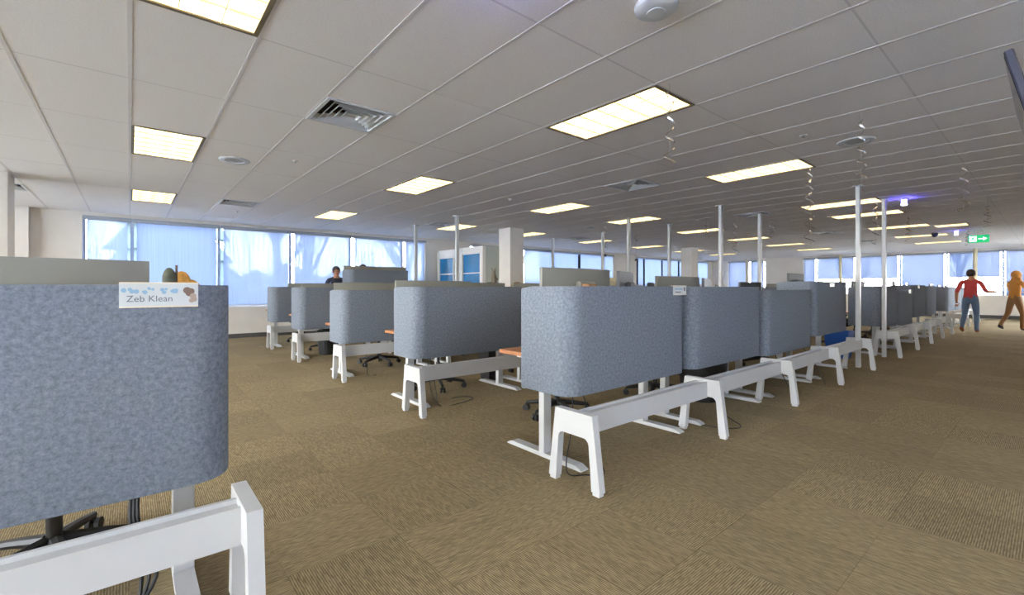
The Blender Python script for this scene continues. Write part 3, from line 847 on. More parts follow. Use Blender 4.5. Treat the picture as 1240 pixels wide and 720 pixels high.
# --- office chair prototype (faces -Y, toward the desk)
def make_chair():
    t = thing('office_chair', 'x', 'chair')
    for k in range(5):
        a = 2 * PI * k / 5 + .3; e = Vector((math.cos(a), math.sin(a), 0))
        m = MB(); m.tube([e * .03 + Vector((0, 0, .115)), e * .17 + Vector((0, 0, .10)), e * .31 + Vector((0, 0, .078))], [.028, .022, .016], 8)
        arm = m.build('base_arm', 'black_plastic', t, smooth=True)
        c = MB(); tn = Vector((-e.y, e.x, 0)); q = e * .315 + Vector((0, 0, .03))
        for s_ in (-1, 1): c.tube([q + tn * s_ * .010, q + tn * s_ * .028], .03, 12)
        c.tube([q + Vector((0, 0, .0)), q + Vector((0, 0, .05))], .010, 8)
        c.build('caster', 'black_plastic', arm)
    MB().tube([(0, 0, .09), (0, 0, .30)], .028, 12).build('gas_column', 'dark_metal', t, smooth=True)
    MB().tube([(0, 0, .28), (0, 0, .40)], .018, 12).build('piston', 'dark_metal', t, smooth=True)
    MB().box((0, 0, .415), (.28, .24, .05), bev=.015).build('tilt_mechanism', 'black_plastic', t)
    s = MB(); s.box((0, 0, .475), (.48, .47, .08), bev=.03); s.build('seat', 'black_fabric', t, smooth=True)
    b = MB(); NX, NZ = 6, 7; vs = []; fs = []
    for side in (0, 1):
        for j in range(NZ + 1):
            v_ = j / NZ; hw = .225 * (.82 + .18 * math.sin(PI * min(1, v_ * 1.1)))
            for i in range(NX + 1):
                u_ = i / NX * 2 - 1
                e_ = .018 * (1 - max(abs(u_) ** 6, abs(2 * v_ - 1) ** 8)) + .004
                vs.append((u_ * hw, .25 - .035 * u_ * u_ + .05 * math.sin(v_ * 2.4) + (e_ if side else -e_), .54 + .50 * v_))
    q_ = (NX + 1) * (NZ + 1); ix = lambda sd, i, j: sd * q_ + j * (NX + 1) + i
    for j in range(NZ):
        for i in range(NX):
            for sd in (0, 1): fs.append((ix(sd, i, j), ix(sd, i + 1, j), ix(sd, i + 1, j + 1), ix(sd, i, j + 1)))
    for i in range(NX): fs += [(ix(0, i, 0), ix(0, i + 1, 0), ix(1, i + 1, 0), ix(1, i, 0)), (ix(0, i, NZ), ix(0, i + 1, NZ), ix(1, i + 1, NZ), ix(1, i, NZ))]
    for j in range(NZ): fs += [(ix(0, 0, j), ix(0, 0, j + 1), ix(1, 0, j + 1), ix(1, 0, j)), (ix(0, NX, j), ix(0, NX, j + 1), ix(1, NX, j + 1), ix(1, NX, j))]
    b.add(vs, fs)
    b.build('backrest', 'black_fabric', t, smooth=True)
    MB().tube([(0, .12, .41), (0, .27, .43), (0, .31, .55), (0, .31, .75)], .02, 8).build('back_stem', 'black_plastic', t, smooth=True)
    for s_ in (-1, 1):
        arm = MB(); arm.tube([(s_ * .2, .05, .43), (s_ * .28, .05, .44), (s_ * .285, .05, .62)], .016, 8)
        a_ = arm.build('armrest', 'black_plastic', t, smooth=True)
        MB().box((s_ * .285, .02, .63), (.08, .25, .03), bev=.01).build('arm_pad', 'black_plastic', a_)
    return t
CHAIR0 = make_chair()

# --- monitor prototypes (back faces -Y); origin at the stand base on the desktop
def make_monitor(w, h, curve, name, m_back):
    t = thing(name, 'x', 'monitor')
    N = 8; vs = []; fs = []
    zc = .40
    for i in range(N + 1):
        u_ = (i / N - .5); x = u_ * w; y = curve * (u_ * 2) ** 2
        for dy, dz in ((0, -h / 2), (0, h / 2), (.028, h / 2), (.028, -h / 2)): vs.append((x, y + dy, zc + dz))
    for i in range(N):
        for j in range(4): fs.append((i * 4 + j, i * 4 + (j + 1) % 4, (i + 1) * 4 + (j + 1) % 4, (i + 1) * 4 + j))
    fs += [(0, 1, 2, 3), tuple(N * 4 + k for k in range(4))]
    m = MB(); m.add(vs, fs); m.build('housing', m_back, t, smooth=True)
    vs2 = []; fs2 = []
    for i in range(N + 1):
        u_ = (i / N - .5); x = u_ * (w - .02); y = curve * (u_ * 2) ** 2 + .0285
        vs2 += [(x, y, zc - h / 2 + .01), (x, y, zc + h / 2 - .01)]
    for i in range(N): fs2.append((2 * i, 2 * i + 1, 2 * i + 3, 2 * i + 2))
    m2 = MB(); m2.add(vs2, fs2); m2.build('display', 'screen_glass', t)
    MB().box((0, -.03, zc), (.20, .05, .16), bev=.012).build('back_hub', m_back, t)
    MB().box((0, -.06, .22), (.06, .025, .42), bev=.006).build('stand_neck', 'monitor_dark', t)
    MB().box((0, -.03, .006), (.26, .20, .012), bev=.004).build('stand_base', 'monitor_dark', t)
    return t
MON0 = make_monitor(.82, .37, .05, 'wide_monitor', 'monitor_back')
MON1 = make_monitor(.60, .35, .0, 'monitor', 'monitor_dark')
used = {}
def place(proto, loc, rz, label, group=None, lift=0):
    if proto.name not in used:
        used[proto.name] = True
        r = proto; r.location = loc; r.rotation_euler = (0, 0, rz); r['label'] = label
        if group: r['group'] = group
        for ch in r.children:
            if ch.get('rides'): ch.location.z += lift
        if lift == 0: return r
        # keep the prototype neutral for later copies
        raise RuntimeError('first placement must not be lifted')
    return dup(proto, loc, rz, label, group, lift)

LIFT = {('A', 1, 2): -.035, ('A', 1, 3): .075, ('A', 2, 0): .02, ('A', 2, 1): -.06, ('A', 2, 2): .05, ('A', 2, 3): .03, ('C', 1, 0): -.04, ('D', 1, 0): 0, ('E', 1, 0): .01, ('E', 1, 1): .40,
        ('B', 1, 1): -.02, ('B', 1, 2): .02, ('C', 1, 1): .01, ('C', 1, 2): -.03, ('A', 3, 0): .02, ('D', 2, 0): .15}
SOFF = .125       # screen face sits this far behind the spine centre line
def desk_at(row, b_, i, x, plain=None):
    lift = LIFT.get((row, b_, i), 0.0); y = ROWS[row] + SOFF
    where = plain or '%s in %s, %s' % (ORD[i], BLOCK[b_], RNAME[row])
    place(DESK0, (x, y, 0), 0, 'white-legged desk with grey felt screen, ' + where, 'felt-screened desks in rows', lift)
    return x, y, .731 + lift, where
rc = random.Random(3)
MONS = {}
CH = {('A', 1, 0): (3.12, 3.05, 0)}; CHR = {('A', 1, 0): -.8}
for r in ROWS:
    for b_, x0 in BX[r].items():
        for i in range(NB.get((r, b_), 4)):
            x, y, zt, where = desk_at(r, b_, i, x0 + PITCH * (i + .5) + .03)
            shown = (b_ == 1 and not (r == 'E' and i == 1)) or (r == 'A' and b_ == 2)
            if shown:
                place(CHAIR0, CH.get((r, b_, i), (x + rc.uniform(-.1, .15), y + rc.uniform(.74, .95), 0)), CHR.get((r, b_, i), rc.uniform(-.6, .4)), 'black office chair at the desk ' + where, 'black office chairs')
            MONS[(r, b_, i)] = (x, y, zt, where)
x, y, zt, where = desk_at('A', 0, 0, .30 - W / 2, 'under the floral name plate')
MONS['Z'] = (x, y, zt, where)
place(CHAIR0, (-.25, y + .78, 0), .9, 'black office chair at the desk with the floral name plate', 'black office chairs')

COUNT = {}
def mon(key, proto, dx, dy, rz, dz=0):
    if key != 'Z' and key[0] in 'BCD' and proto is MON0: dz -= .035; dx += .07; rz *= .5
    x, y, zt, where = MONS[key]
    kind = 'wide grey curved monitor' if proto is MON0 else 'flat dark monitor'
    place(proto, (x + dx, y + dy, zt + dz), rz, '%s on the desk %s%s' % (kind, where, ', walkway side' if dx < -.15 else ''), 'monitors on the desks')
mon('Z', MON0, .09, .50, 0, 0)
mon(('A', 1, 0), MON0, -.07, .46, 0, .04); mon(('A', 1, 0), MON1, .63, .54, .42, .04)
mon(('A', 1, 1), MON0, -.06, .46, 0, 0); mon(('A', 1, 1), MON1, .60, .54, .35, 0)
mon(('A', 1, 2), MON1, 0, .46, 0, 0)
mon(('A', 1, 3), MON1, .02, .46, 0, .03)
mon(('B', 1, 0), MON0, -.32, .5, -.12, 0); mon(('B', 1, 0), MON0, .42, .52, .15, -.02)
mon(('B', 1, 1), MON0, -.2, .5, -.1, 0); mon(('B', 1, 1), MON1, .45, .52, .2, 0)
mon(('B', 1, 2), MON0, 0, .5, 0, 0); mon(('B', 1, 3), MON0, 0, .5, 0, 0)
mon(('C', 1, 0), MON0, -.3, .5, -.15, .03); mon(('C', 1, 0), MON0, .42, .52, .1, .03)
mon(('C', 1, 1), MON0, -.3, .5, 0, .02); mon(('C', 1, 1), MON0, .45, .52, .1, .0)
mon(('C', 1, 2), MON0, 0, .5, 0, .0); mon(('C', 1, 3), MON0, 0, .5, 0, .05)
mon(('D', 1, 0), MON0, -.2, .5, 0, 0); mon(('D', 1, 0), MON0, .55, .52, .1, .02); mon(('D', 1, 1), MON0, 0, .5, 0, .02)
mon(('E', 1, 0), MON0, .1, .5, 0, -.03); mon(('E', 1, 1), MON0, -.25, .5, 0, .0); mon(('E', 1, 1), MON0, .5, .5, 0, .0)
for i in range(4): mon(('A', 2, i), MON1, .0, .46, .1 * (i - 1), .0)
for i in range(3): mon(('A', 3, i), MON1, .0, .46, 0, .0)
for r in 'BCDE':
    for i in range(3): mon((r, 2, i), MON0, 0, .5, .1, .02)

# --- name plates clipped to the screens
def plate(key, cx, w, h, z_off, label, printed):
    x, y, zt, where = MONS[key]; zt0 = zt - .731
    t = thing('name_plate', label, 'name plate', (cx, y - .003, 1.215 + zt0))
    MB().box((0, 0, -h / 2), (w, .004, h)).build('plate_body', 'plate', t)
    e = MB(); e.box((0, .011, .002), (w, .03, .004)); e.box((0, -.003, -h + .002), (w, .004, .004)); e.build('clip_edge', 'plate_edge', t)
    return t
xa, xb = aty(144, 350, 1.985).x, aty(240, 350, 1.985).x
wz = xb - xa
t = plate('Z', (xa + xb) / 2, wz, .082, 0, 'white name plate with blue flowers clipped on the felt screen by the beam end', True)
cu = bpy.data.curves.new('lettering', 'FONT'); cu.body = 'Zeb Klean'; cu.size = .030; cu.extrude = .0003
to = bpy.data.objects.new('lettering_tmp', cu); C.objects.link(to)
dg = bpy.context.evaluated_depsgraph_get(); me = bpy.data.meshes.new_from_object(to.evaluated_get(dg)); bpy.data.objects.remove(to)
me.materials.clear(); me.materials.append(M['ink'])
lo = link('lettering', me, t, (-wz / 2 + .018, -.0028, -.062)); lo.rotation_euler = (PI / 2, 0, 0)
rb = random.Random(5); m = MB()
for cx_, n_ in ((-.10, 5), (-.04, 5), (.03, 6), (.068, 3)):
    for k in range(n_):
        a = cx_ + rb.uniform(-.026, .02); zz = -.017 - rb.uniform(0, .014); r_ = rb.uniform(.004, .008); dk = .00004 * (k + 1) + cx_ * .0003
        m.tube([(a * wz / .28, -.0018, zz), (a * wz / .28, -.0026 - dk, zz)], r_, 9)
m.build('flower_print', 'ink_blue', t)
m = MB()
for q_, (a, zz, r_) in enumerate(((.098, -.024, .012), (.106, -.034, .011), (.112, -.027, .011))): m.tube([(a * wz / .28, -.0018, zz), (a * wz / .28, -.0032 - .0001 * q_, zz)], r_, 12)
m.build('brown_print', 'ink_brown', t)
m = MB()
for q_, (a, zz, r_) in enumerate(((.120, -.044, .010), (.124, -.056, .009), (.115, -.06, .008))): m.tube([(a * wz / .28, -.0018, zz), (a * wz / .28, -.0036 - .0001 * q_, zz)], r_, 12)
m.build('tan_print', 'ink_tan', t)
def small_plate(key, dx, label):
    x, y, zt, where = MONS[key]; t = plate(key, x + dx, .2, .075, 0, label, False)
    m = MB(); m.box((-.02, -.0026, -.025), (.12, .001, .012)); m.build('print', 'ink_blue', t)
    m = MB(); m.box((.07, -.0026, -.025), (.022, .001, .03)); m.box((-.03, -.0026, -.05), (.09, .001, .008)); m.build('lettering', 'ink', t)
small_plate(('A', 1, 0), .60, 'small white name plate on the screen nearest the cross walkway, main aisle row')
small_plate(('A', 1, 3), -.05, 'small white name plate on the raised screen before the power poles')
small_plate(('A', 2, 1), .35, 'small white name plate on the lowest screen past the power poles')
small_plate(('A', 2, 2), -.2, 'small white name plate on the screen beyond the lowest one past the poles')

# --- power poles from floor to ceiling
for x, y, lab in [(8.42, 1.90, 'main aisle row, nearer the cross walkway'), (10.02, 1.895, 'main aisle row, on the far side of the gap'), (8.45, 4.0, 'second row, nearer the cross walkway'), (10.02, 3.93, 'second row, on the far side of the gap'), (8.45, 6.05, 'third row, nearer the cross walkway'), (10.02, 6.0, 'third row, on the far side of the gap'),
                  (10.02, 8.03, 'fourth row, past the column'), (10.02, 9.97, 'window row, past the booth'), (5.35, 8.2, 'fourth row, before the column'), (5.35, 10.03, 'window row, before the booth')]:
    t = thing('power_pole', 'slim white floor-to-ceiling power pole, ' + lab, 'pole', (x, y, 0))
    MB().box((0, 0, CEIL / 2), (.075, .055, CEIL - .004), bev=.004).build('pole', 'white_metal', t)
    MB().box((0, 0, CEIL - .008), (.15, .13, .012), bev=.003).build('ceiling_flange', 'white_metal', t)

# --- bins and bags
def waste_bin(x, y, s, mt, label, bag=False):
    t = thing('waste_bin', label, 'bin', (x, y, 0))
    m = MB(); prof = [(.78, 0), (.8, .02), (1, .96), (1.04, .97), (1.04, 1.0), (.96, 1.0), (.93, .94), (.76, .05)]
    m.lathe([(r_ * s[0] / 2, z * s[1]) for r_, z in prof], n=4 if s[2] else 20)
    o = m.build('bin_body', mt, t, rz=PI / 4 if s[2] else 0)
    if bag:
        b = MB(); N = 20
        vs = []; fs = []
        rn = random.Random(9)
        for j, (rr, zz) in enumerate(((1.07, .62), (1.09, .85), (1.08, 1.01), (1.0, 1.03), (.85, .9))):
            for k in range(N): 
                q = rr * s[0] / 2 * (1 + rn.uniform(-.03, .03)); a = 2 * PI * k / N
                vs.append((q * math.cos(a), q * math.sin(a), zz * s[1] + rn.uniform(-.015, .015)))
        for j in range(4):
            for k in range(N): fs.append((j * N + k, j * N + (k + 1) % N, (j + 1) * N + (k + 1) % N, (j + 1) * N + k))
        b.add(vs, fs); b.build('bin_liner', 'bag', t, smooth=True)
    return t
waste_bin(4.74, 2.46, (.48, .44, False), 'black_plastic', 'fat black bagged bin under the second desk of the main aisle row', True)
waste_bin(9.35, 2.38, (.50, .46, True), 'blue_bin', 'blue recycling bin in the gap between the two power poles')
waste_bin(3.62, 4.75, (.32, .42, True), 'black_plastic', 'black square bin between the first two desks of the second row')
waste_bin(2.75, 8.5, (.36, .42, False), 'black_plastic', 'black bagged bin under the end desk of the fourth row', True)
waste_bin(3.5, 6.6, (.34, .4, False), 'black_plastic', 'black bagged bin under the desks of the third row', True)

# --- cables
def cable(pts, label, r=.004):
    P = [Vector(p) for p in pts]; out = []
    for i in range(len(P) - 1):
        p0 = P[max(i - 1, 0)]; p1 = P[i]; p2 = P[i + 1]; p3 = P[min(i + 2, len(P) - 1)]
        for k in range(6):
            u_ = k / 6; out.append(.5 * ((2 * p1) + (p2 - p0) * u_ + (2 * p0 - 5 * p1 + 4 * p2 - p3) * u_ ** 2 + (3 * p1 - p0 - 3 * p2 + p3) * u_ ** 3))
    out.append(P[-1])
    tag(MB().tube(out, r, 6).build('power_cable', 'cable', smooth=True), label, 'cable')
Y0 = ROWS['A']
cable([(2.36, Y0 + .24, .60), (2.34, Y0 + .1, .28), (2.32, Y0 + .02, .1), (2.30, Y0 - .03, .02), (2.22, Y0 + .06, .008), (2.15, Y0 + .12, .008), (2.2, Y0 + .2, .05), (2.28, Y0 + .22, .3), (2.32, Y0 + .26, .6)], 'thin dark cable looping by the end trestle of the main aisle row')
cable([(2.36, 4.17, .6), (2.38, 4.05, .2), (2.4, 4.0, .008), (2.6, 3.95, .008), (2.85, 4.05, .008), (2.75, 4.2, .008), (2.45, 4.15, .008), (2.4, 4.22, .3), (2.42, 4.26, .6)], 'thin dark cable coiled on the carpet under the second row')
cable([(2.5, 6.25, .58), (2.5, 6.1, .2), (2.5, 6.05, .008), (2.6, 6.0, .008)], 'thin dark cable hanging under the third row')
cable([(3.95, Y0 + .24, .58), (3.98, Y0 + .05, .3), (4.0, Y0, .1), (4.05, Y0 - .12, .008), (3.9, Y0 - .1, .008), (3.8, Y0 + .1, .008)], 'thin dark cable under the second desk of the main aisle row')
cable([(5.7, Y0 + .24, .58), (5.6, Y0 + .1, .25), (5.65, Y0 - .02, .008), (5.9, Y0, .008)], 'thin dark cable under the third desk of the main aisle row')
cable([(6.5, Y0 + .24, .54), (6.55, Y0 + .02, .2), (6.58, Y0 - .05, .008)], 'thin dark cable beside the fourth trestle of the main aisle row')
for k in range(3):
    cable([(.02 + .012 * k, Y0 + .27, .62), (.0 + .01 * k, Y0 + .2, .4), (.03 + .02 * k, Y0 + .14, .2), (-.02 - .03 * k, Y0 + .1, .05), (-.15 - .05 * k, Y0 + .16, .01), (-.3, Y0 + .3, .01)], 'black cable drooping beside the white column under the floral name plate', .007)
    bpy.data.objects[C.objects[-1].name]['group'] = 'black cables under the name plate desk'

# --- small things that show above the screens
x, y, zt, w_ = MONS['Z']
p = aty(216, 336, 2.12)
t = thing('desk_ornament', 'moss green paddle-shaped ornament with brown stick behind the floral name plate', 'ornament', (aty(205, 336, 2.14).x, 2.14, zt))
m = MB(); m.ball((0, 0, .50), (.022, .016, .045), 14, 10); m.build('green_head', 'moss', t, smooth=True)
MB().tube([(0, 0, .0), (0, 0, .48)], .008, 8).build('stem', 'brown_dark', t)
MB().tube([(.022, 0, .40), (.022, .0, .555)], .004, 8).build('stick', 'brown_dark', t)
MB().lathe([(.05, 0), (.055, .01), (.04, .02), (.01, .03)], n=16).build('foot', 'brown_dark', t, smooth=True)
t = thing('plush_toy', 'orange-tan speckled plush peeking over the floral name plate', 'toy', (aty(220, 336, 2.2).x, 2.2, zt))
m = MB(); m.ball((0, 0, .16), (.06, .05, .16)); m.ball((.0, 0, .36), (.045, .04, .1)); m.ball((.0, 0, .48), (.032, .03, .055)); m.ball((.026, 0, .465), (.036, .028, .038)); m.ball((.05, 0, .45), (.03, .024, .03))
m.build('body', 'tan_plush', t, smooth=True)
m = MB(); m.ball((-.03, -.02, .47), (.008, .008, .012), 8, 6); m.build('white_bib', 'plate', t, smooth=True)

t = thing('storage_cabinet', 'low grey storage cabinet standing against the square column', 'cabinet', (6.95, 8.66, 0))
MB().box((0, 0, .61), (1.4, .44, 1.22), bev=.006).build('body', 'cabinet', t)
for s_ in (-1, 1):
    d_ = MB().box((s_ * .345, -.228, .62), (.67, .018, 1.12), bev=.004).build('door', 'cabinet', t)
    MB().box((s_ * .06, -.245, .65), (.012, .02, .14)).build('handle', 'dark_metal', d_)
t = thing('rabbit_figurine', 'standing stone-brown rabbit figurine on the storage cabinet', 'figurine', (6.66, 8.6, 1.22))
m = MB(); m.ball((0, 0, .09), (.085, .075, .09)); m.ball((0, 0, .2), (.07, .06, .13)); m.ball((-.01, 0, .31), (.045, .045, .06)); m.build('body', 'stone_rabbit', t, smooth=True)
for dx, rx in ((-.02, -.45), (.02, .1)):
    m = MB(); m.tube([(dx, 0, .34), (dx + rx * .05, 0, .39), (dx + rx * .13, 0, .46)], [.016, .019, .006], 8); m.build('ear', 'stone_rabbit', t, smooth=True)
for s_ in (-1, 1):
    m = MB(); m.tube([(s_ * .05, -.04, .22), (s_ * .04, -.08, .16)], [.02, .014], 8); m.build('paw', 'stone_rabbit', t, smooth=True)
t = thing('toy_truck', 'dark brown toy truck lying next to the rabbit figurine', 'toy', (6.42, 8.58, 1.22))
MB().box((0, 0, .045), (.26, .09, .05), bev=.01).build('truck_bed', 'brown_dark', t); MB().box((.08, 0, .085), (.09, .085, .05), bev=.012).build('cab', 'black_plastic', t)
for a in (-.08, .08):
    for s_ in (-1, 1): MB().tube([(a, s_ * .035, .022), (a, s_ * .05, .022)], .022, 12).build('wheel', 'black_plastic', t)
t = thing('round_basket', 'round brown basket turned upside down on the storage cabinet', 'basket', (7.38, 8.6, 1.22))
m = MB(); m.lathe([(.14, 0), (.14, .02), (.13, .06), (.10, .10), (.05, .12), (.001, .125)], n=20); m.build('basket_body', 'cardboard', t, smooth=True)
m = MB(); m.lathe([(.147, 0), (.15, .008), (.147, .016), (.14, .018)], n=20); m.build('rim', 'brown_dark', t, smooth=True)

# little boxes on monitor arms behind the first aisle screen
xA, yA, zA, _w = MONS[('A', 1, 0)]
t = thing('stacked_box', 'small brown cardboard box peeping above the first main aisle screen', 'box', (xA - .30, yA + .2, zA))
MB().box((0, 0, .25), (.085, .07, .495), bev=.003).build('carton', 'cardboard', t); MB().box((0, -.036, .47), (.04, .002, .02)).build('tape', 'cream', t)
t = thing('desk_organizer', 'cream desk organizer with uprights on a second row desk', 'organizer', (5.55, 4.3, .751))
MB().box((0, 0, .27), (.22, .12, .54), bev=.004).build('case', 'cream', t)
for k in range(4): MB().box((-.08 + k * .053, 0, .57), (.02, .1, .06)).build('divider', 'cream', t)
t = thing('webcam', 'little black webcam block peeping above the first main aisle screen', 'webcam', (xA + .52, yA + .22, zA))
MB().tube([(0, 0, 0), (0, 0, .46)], .012, 8).build('post', 'black_plastic', t); MB().box((0, 0, .49), (.06, .05, .05), bev=.012).build('head', 'black_plastic', t)

# --- white booth with blue windows
t = thing('phone_booth', 'white framed booth with blue window panes beside the column', 'booth', (7.46, 10.12, 0))
BH, BL, BW = 2.36, 2.42, 1.1
MB().box((BW / 2 + .045, .03, BH / 2), (BW - .09, .05, BH)).build('end_wall', 'booth_panel', t)
MB().box((BW / 2, BL - .03, BH / 2), (BW, .06, BH)).build('end_wall', 'booth_panel', t)
MB().box((BW - .03, BL / 2, BH / 2), (.06, BL - .12, BH)).build('back_wall', 'booth_panel', t)
MB().box((BW / 2, BL / 2, BH - .03), (BW - .02, BL - .02, .05)).build('roof', 'white_paint', t)
def framed(y0, y1, top, midx):
    f = MB()
    f.box((.03, y0 + .07, top / 2), (.10, .14, top)); f.box((.03, y1 - .05, top / 2), (.10, .10, top)); f.box((.03, (y0 + y1) / 2, top - .10), (.10, y1 - y0 - .24, .20)); f.box((.03, (y0 + y1) / 2, .35), (.10, y1 - y0 - .24, .70))
    o = f.build('window_frame', 'white_paint', t)
    MB().box((.03, (y0 + y1) / 2, (top + .5) / 2), (.02, y1 - y0 - .24, top - .9)).build('blue_pane', 'blue_film', o)
    MB().box((.01, (y0 + y1) / 2, 1.62), (.03, y1 - y0 - .24, .03)).build('sash_bar', 'white_paint', o)
    if midx: MB().box((.01, midx, (top + .5) / 2), (.05, .06, top - .9)).build('mullion', 'white_paint', o)
framed(.0, 1.12, 2.36, None); framed(1.14, 2.42, 2.30, 1.50)

# ================================================================ PEOPLE
def person(label, loc, heading, P, mats, height=1.7):
    """P: pose angles; forward is +Y. One continuous skinned body; hair, eyes and nose are children"""
    s = height / 1.72; V = []; E = []; R = []; K = []
    def v(p, r, k): V.append(Vector(p) * s); R.append(r * s if not isinstance(r, tuple) else (r[0] * s, r[1] * s)); K.append(k); return len(V) - 1
    def e(a, b): E.append((a, b))
    lean = P.get('lean', 0)
    def L_(p): return (p[0], p[1] + lean * max(0, p[2] - .95), p[2])
    pel = v((0, 0, .95), (.155, .115), 't'); wa = v(L_((0, 0, 1.08)), (.135, .10), 's'); ch = v(L_((0, 0, 1.28)), (.165, .115), 's'); nb = v(L_((0, 0, 1.43)), (.075, .065), 's')
    nk = v(L_((0, .01, 1.50)), .052, 'k'); hd = v(L_((0, .025, 1.60)), (.078, .092), 'k'); tp = v(L_((0, .015, 1.68)), (.06, .07), 'k')
    for a, b in ((pel, wa), (wa, ch), (ch, nb), (nb, nk), (nk, hd), (hd, tp)): e(a, b)
    fingers = []
    for sd in (-1, 1):
        key = 'R' if sd > 0 else 'L'
        sh = v(L_((sd * .185, 0, 1.40)), .062, 's'); e(nb, sh)
        a1, a2 = P.get('arm' + key, ((sd * .06, 0, -.29), (sd * .02, .05, -.25)))
        p1 = Vector(L_((sd * .185, 0, 1.40))) + Vector(a1); p2 = p1 + Vector(a2)
        el = v(p1, .046, 's'); e(sh, el); wr = v(p2, .031, 'k' if not P.get('long') else 's'); e(el, wr)
        d = Vector(a2).normalized(); pm = v(p2 + d * .07, (.036, .02), 'k'); e(wr, pm)
        side = Vector((-sd, 0, 0)) if abs(d.x) < .8 else Vector((0, 0, 1)); side = (side - d * side.dot(d)).normalized(); curl = d.cross(side).normalized() * .015
        for k in range(4):
            b0 = p2 + d * .085 + side * (.027 - .018 * k); ln = (.065, .075, .07, .055)[k]
            fingers.append([b0, b0 + d * ln * .5 + curl * .4, b0 + d * ln + curl * 1.4])
        b0 = p2 + d * .035 + side * .03; fingers.append([b0, b0 + d * .03 + side * .03, b0 + d * .06 + side * .035])
        l1, l2 = P.get('leg' + key, ((0, 0, -.42), (0, 0, -.43)))
        h0 = Vector((sd * .09, 0, .90)); hp = v(h0, (.092, .10), 't'); e(pel, hp)
        k1 = h0 + Vector(l1); a_ = k1 + Vector(l2)
        kn = v(k1, .062, 't'); e(hp, kn); cf = v(k1.lerp(a_, .35) + Vector((0, -.01, 0)), .058, 't'); e(kn, cf); an = v(a_, .042, 't'); e(cf, an)
        ft = P.get('foot' + key, (0, .14, -.035))
        hl = v(a_ + Vector((0, -.03, -.03)), (.04, .036), 'f'); e(an, hl)
        to_ = v(a_ + Vector(ft), (.042, .026), 'f'); e(an, to_)
    me = bpy.data.meshes.new('person'); me.from_pydata(V, E, [])
    tmp = bpy.data.objects.new('tmp', me); C.objects.link(tmp)
    md = tmp.modifiers.new('Skin', 'SKIN'); md.use_smooth_shade = True
    sv = me.skin_vertices[0].data
    for i, r in enumerate(R): sv[i].radius = r if isinstance(r, tuple) else (r, r)
    sv[0].use_root = True
    sb = tmp.modifiers.new('Sub', 'SUBSURF'); sb.levels = 1; sb.render_levels = 1
    dg = bpy.context.evaluated_depsgraph_get(); dg.update()
    body = bpy.data.meshes.new_from_object(tmp.evaluated_get(dg)); bpy.data.objects.remove(tmp)
    segs = [(V[a], V[b], K[b] if K[a] != 'f' else 'f') for a, b in E]
    mi = {'s': 0, 't': 1, 'k': 2, 'f': 3}
    body.materials.clear()
    for q in (mats['s'], mats['t'], 'skin', mats['f']): body.materials.append(M[q])
    for pl in body.polygons:
        c = pl.center; best = (1e9, 's')
        for a, b, k in segs:
            ab = b - a; u_ = max(0, min(1, (c - a).dot(ab) / max(1e-9, ab.length_squared))); dd = (a + ab * u_ - c).length
            if dd < best[0]: best = (dd, k)
        pl.material_index = mi[best[1]]; pl.use_smooth = True
    # fingers joined into the body mesh
    fb = MB()
    for ch_ in fingers: fb.tube([q * s for q in ch_], [.0095 * s, .0085 * s, .006 * s], 6)
    bm = bmesh.new(); bm.from_mesh(body); off = len(bm.verts); nv = [bm.verts.new(q) for q in fb.v]
    for f_ in fb.f:
        q = bm.faces.new([nv[i] for i in f_]); q.material_index = 2; q.smooth = True
    bm.to_mesh(body); bm.free()
    o = link('person', body, None, loc, heading); tag(o, label, 'person')
    hc = Vector(L_((0, .02, 1.625))) * s
    h = MB()
    if mats.get('hood'):
        h.ball(hc + Vector((0, -.012, .0)), (.108 * s, .112 * s, .135 * s), 14, 10); h.ball(hc + Vector((0, -.01, -.15 * s)), (.13 * s, .11 * s, .10 * s), 12, 8)
    else:
        h.ball(hc + Vector((0, -.022, .025)), (.094 * s, .102 * s, .105 * s), 14, 10)
        if mats.get('bun'): h.ball(hc + Vector((0, -.12, .01)), (.04 * s, .04 * s, .045 * s), 10, 8)
    h.build('headscarf' if mats.get('hood') else 'hair', mats['hair'], o, smooth=True)
    fa = MB(); fa.ball(hc + Vector((0, .075 * s, -.035 * s)), (.058 * s, .045 * s, .075 * s), 12, 8); fa.ball(hc + Vector((0, .118 * s, -.03 * s)), (.012 * s, .018 * s, .02 * s), 8, 6)
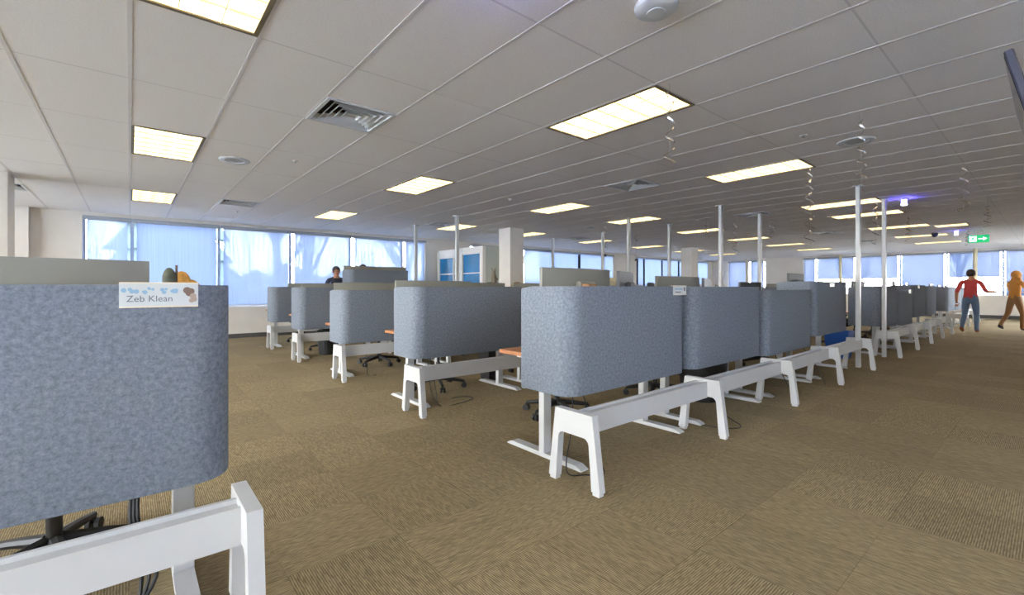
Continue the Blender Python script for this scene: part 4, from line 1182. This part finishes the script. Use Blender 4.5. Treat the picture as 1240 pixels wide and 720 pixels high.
    for sd in (-1, 1): fa.ball(hc + Vector((sd * .088 * s, .0, -.02 * s)), (.012 * s, .022 * s, .032 * s), 8, 6)
    fa.build('face', 'skin', o, smooth=True)
    ey = MB()
    for sd in (-1, 1): ey.ball(hc + Vector((sd * .028 * s, .112 * s, -.01 * s)), (.010 * s, .008 * s, .007 * s), 8, 6)
    ey.build('eyes', 'hair_dark', o, smooth=True)
    mo = MB(); mo.ball(hc + Vector((0, .110 * s, -.075 * s)), (.024 * s, .01 * s, .006 * s), 8, 6); mo.build('mouth', 'shirt_red', o, smooth=True)
    return o
stride = {'legR': ((0, .14, -.40), (0, -.02, -.42)), 'legL': ((0, -.10, -.41), (0, -.22, -.34)), 'footL': (0, .10, -.09), 'footR': (0, .14, -.03)}
pr = dict(stride); pr.update({'armR': ((.10, .08, -.26), (.10, .20, .0)), 'armL': ((-.08, -.08, -.28), (-.01, .05, -.25)), 'lean': .06})
person('person in a red shirt walking with one forearm held out', (17.0, 1.42, 0.0), -1.75, pr, {'s': 'shirt_red', 't': 'jeans', 'f': 'shoe_brown', 'hair': 'hair_dark', 'bun': True}, 1.66)
po = dict(stride); po.update({'armR': ((.06, .12, -.26), (.0, .24, .03)), 'armL': ((-.06, .10, -.27), (.0, .22, .0)), 'long': True, 'lean': .05})
person('person in mustard orange top and headscarf walking', (18.7, .70, 0.0), -2.35, po, {'s': 'top_orange', 't': 'trousers_tan', 'f': 'shoe_dark', 'hair': 'top_orange', 'hood': True}, 1.64)
std = {'armR': ((.08, .05, -.27), (-.02, .22, -.02)), 'armL': ((-.08, .05, -.27), (.02, .22, -.02)), 'long': True}
person('person in a navy top standing at the raised desk end', (3.86, 11.28, 0), PI - .2, std, {'s': 'shirt_navy', 't': 'shoe_dark', 'f': 'shoe_dark', 'hair': 'hair_grey'}, 1.70)
person('person in a navy top standing behind the raised desk monitors', (4.58, 11.4, 0), PI, std, {'s': 'shirt_navy', 't': 'shoe_dark', 'f': 'shoe_dark', 'hair': 'hair_dark'}, 1.77)
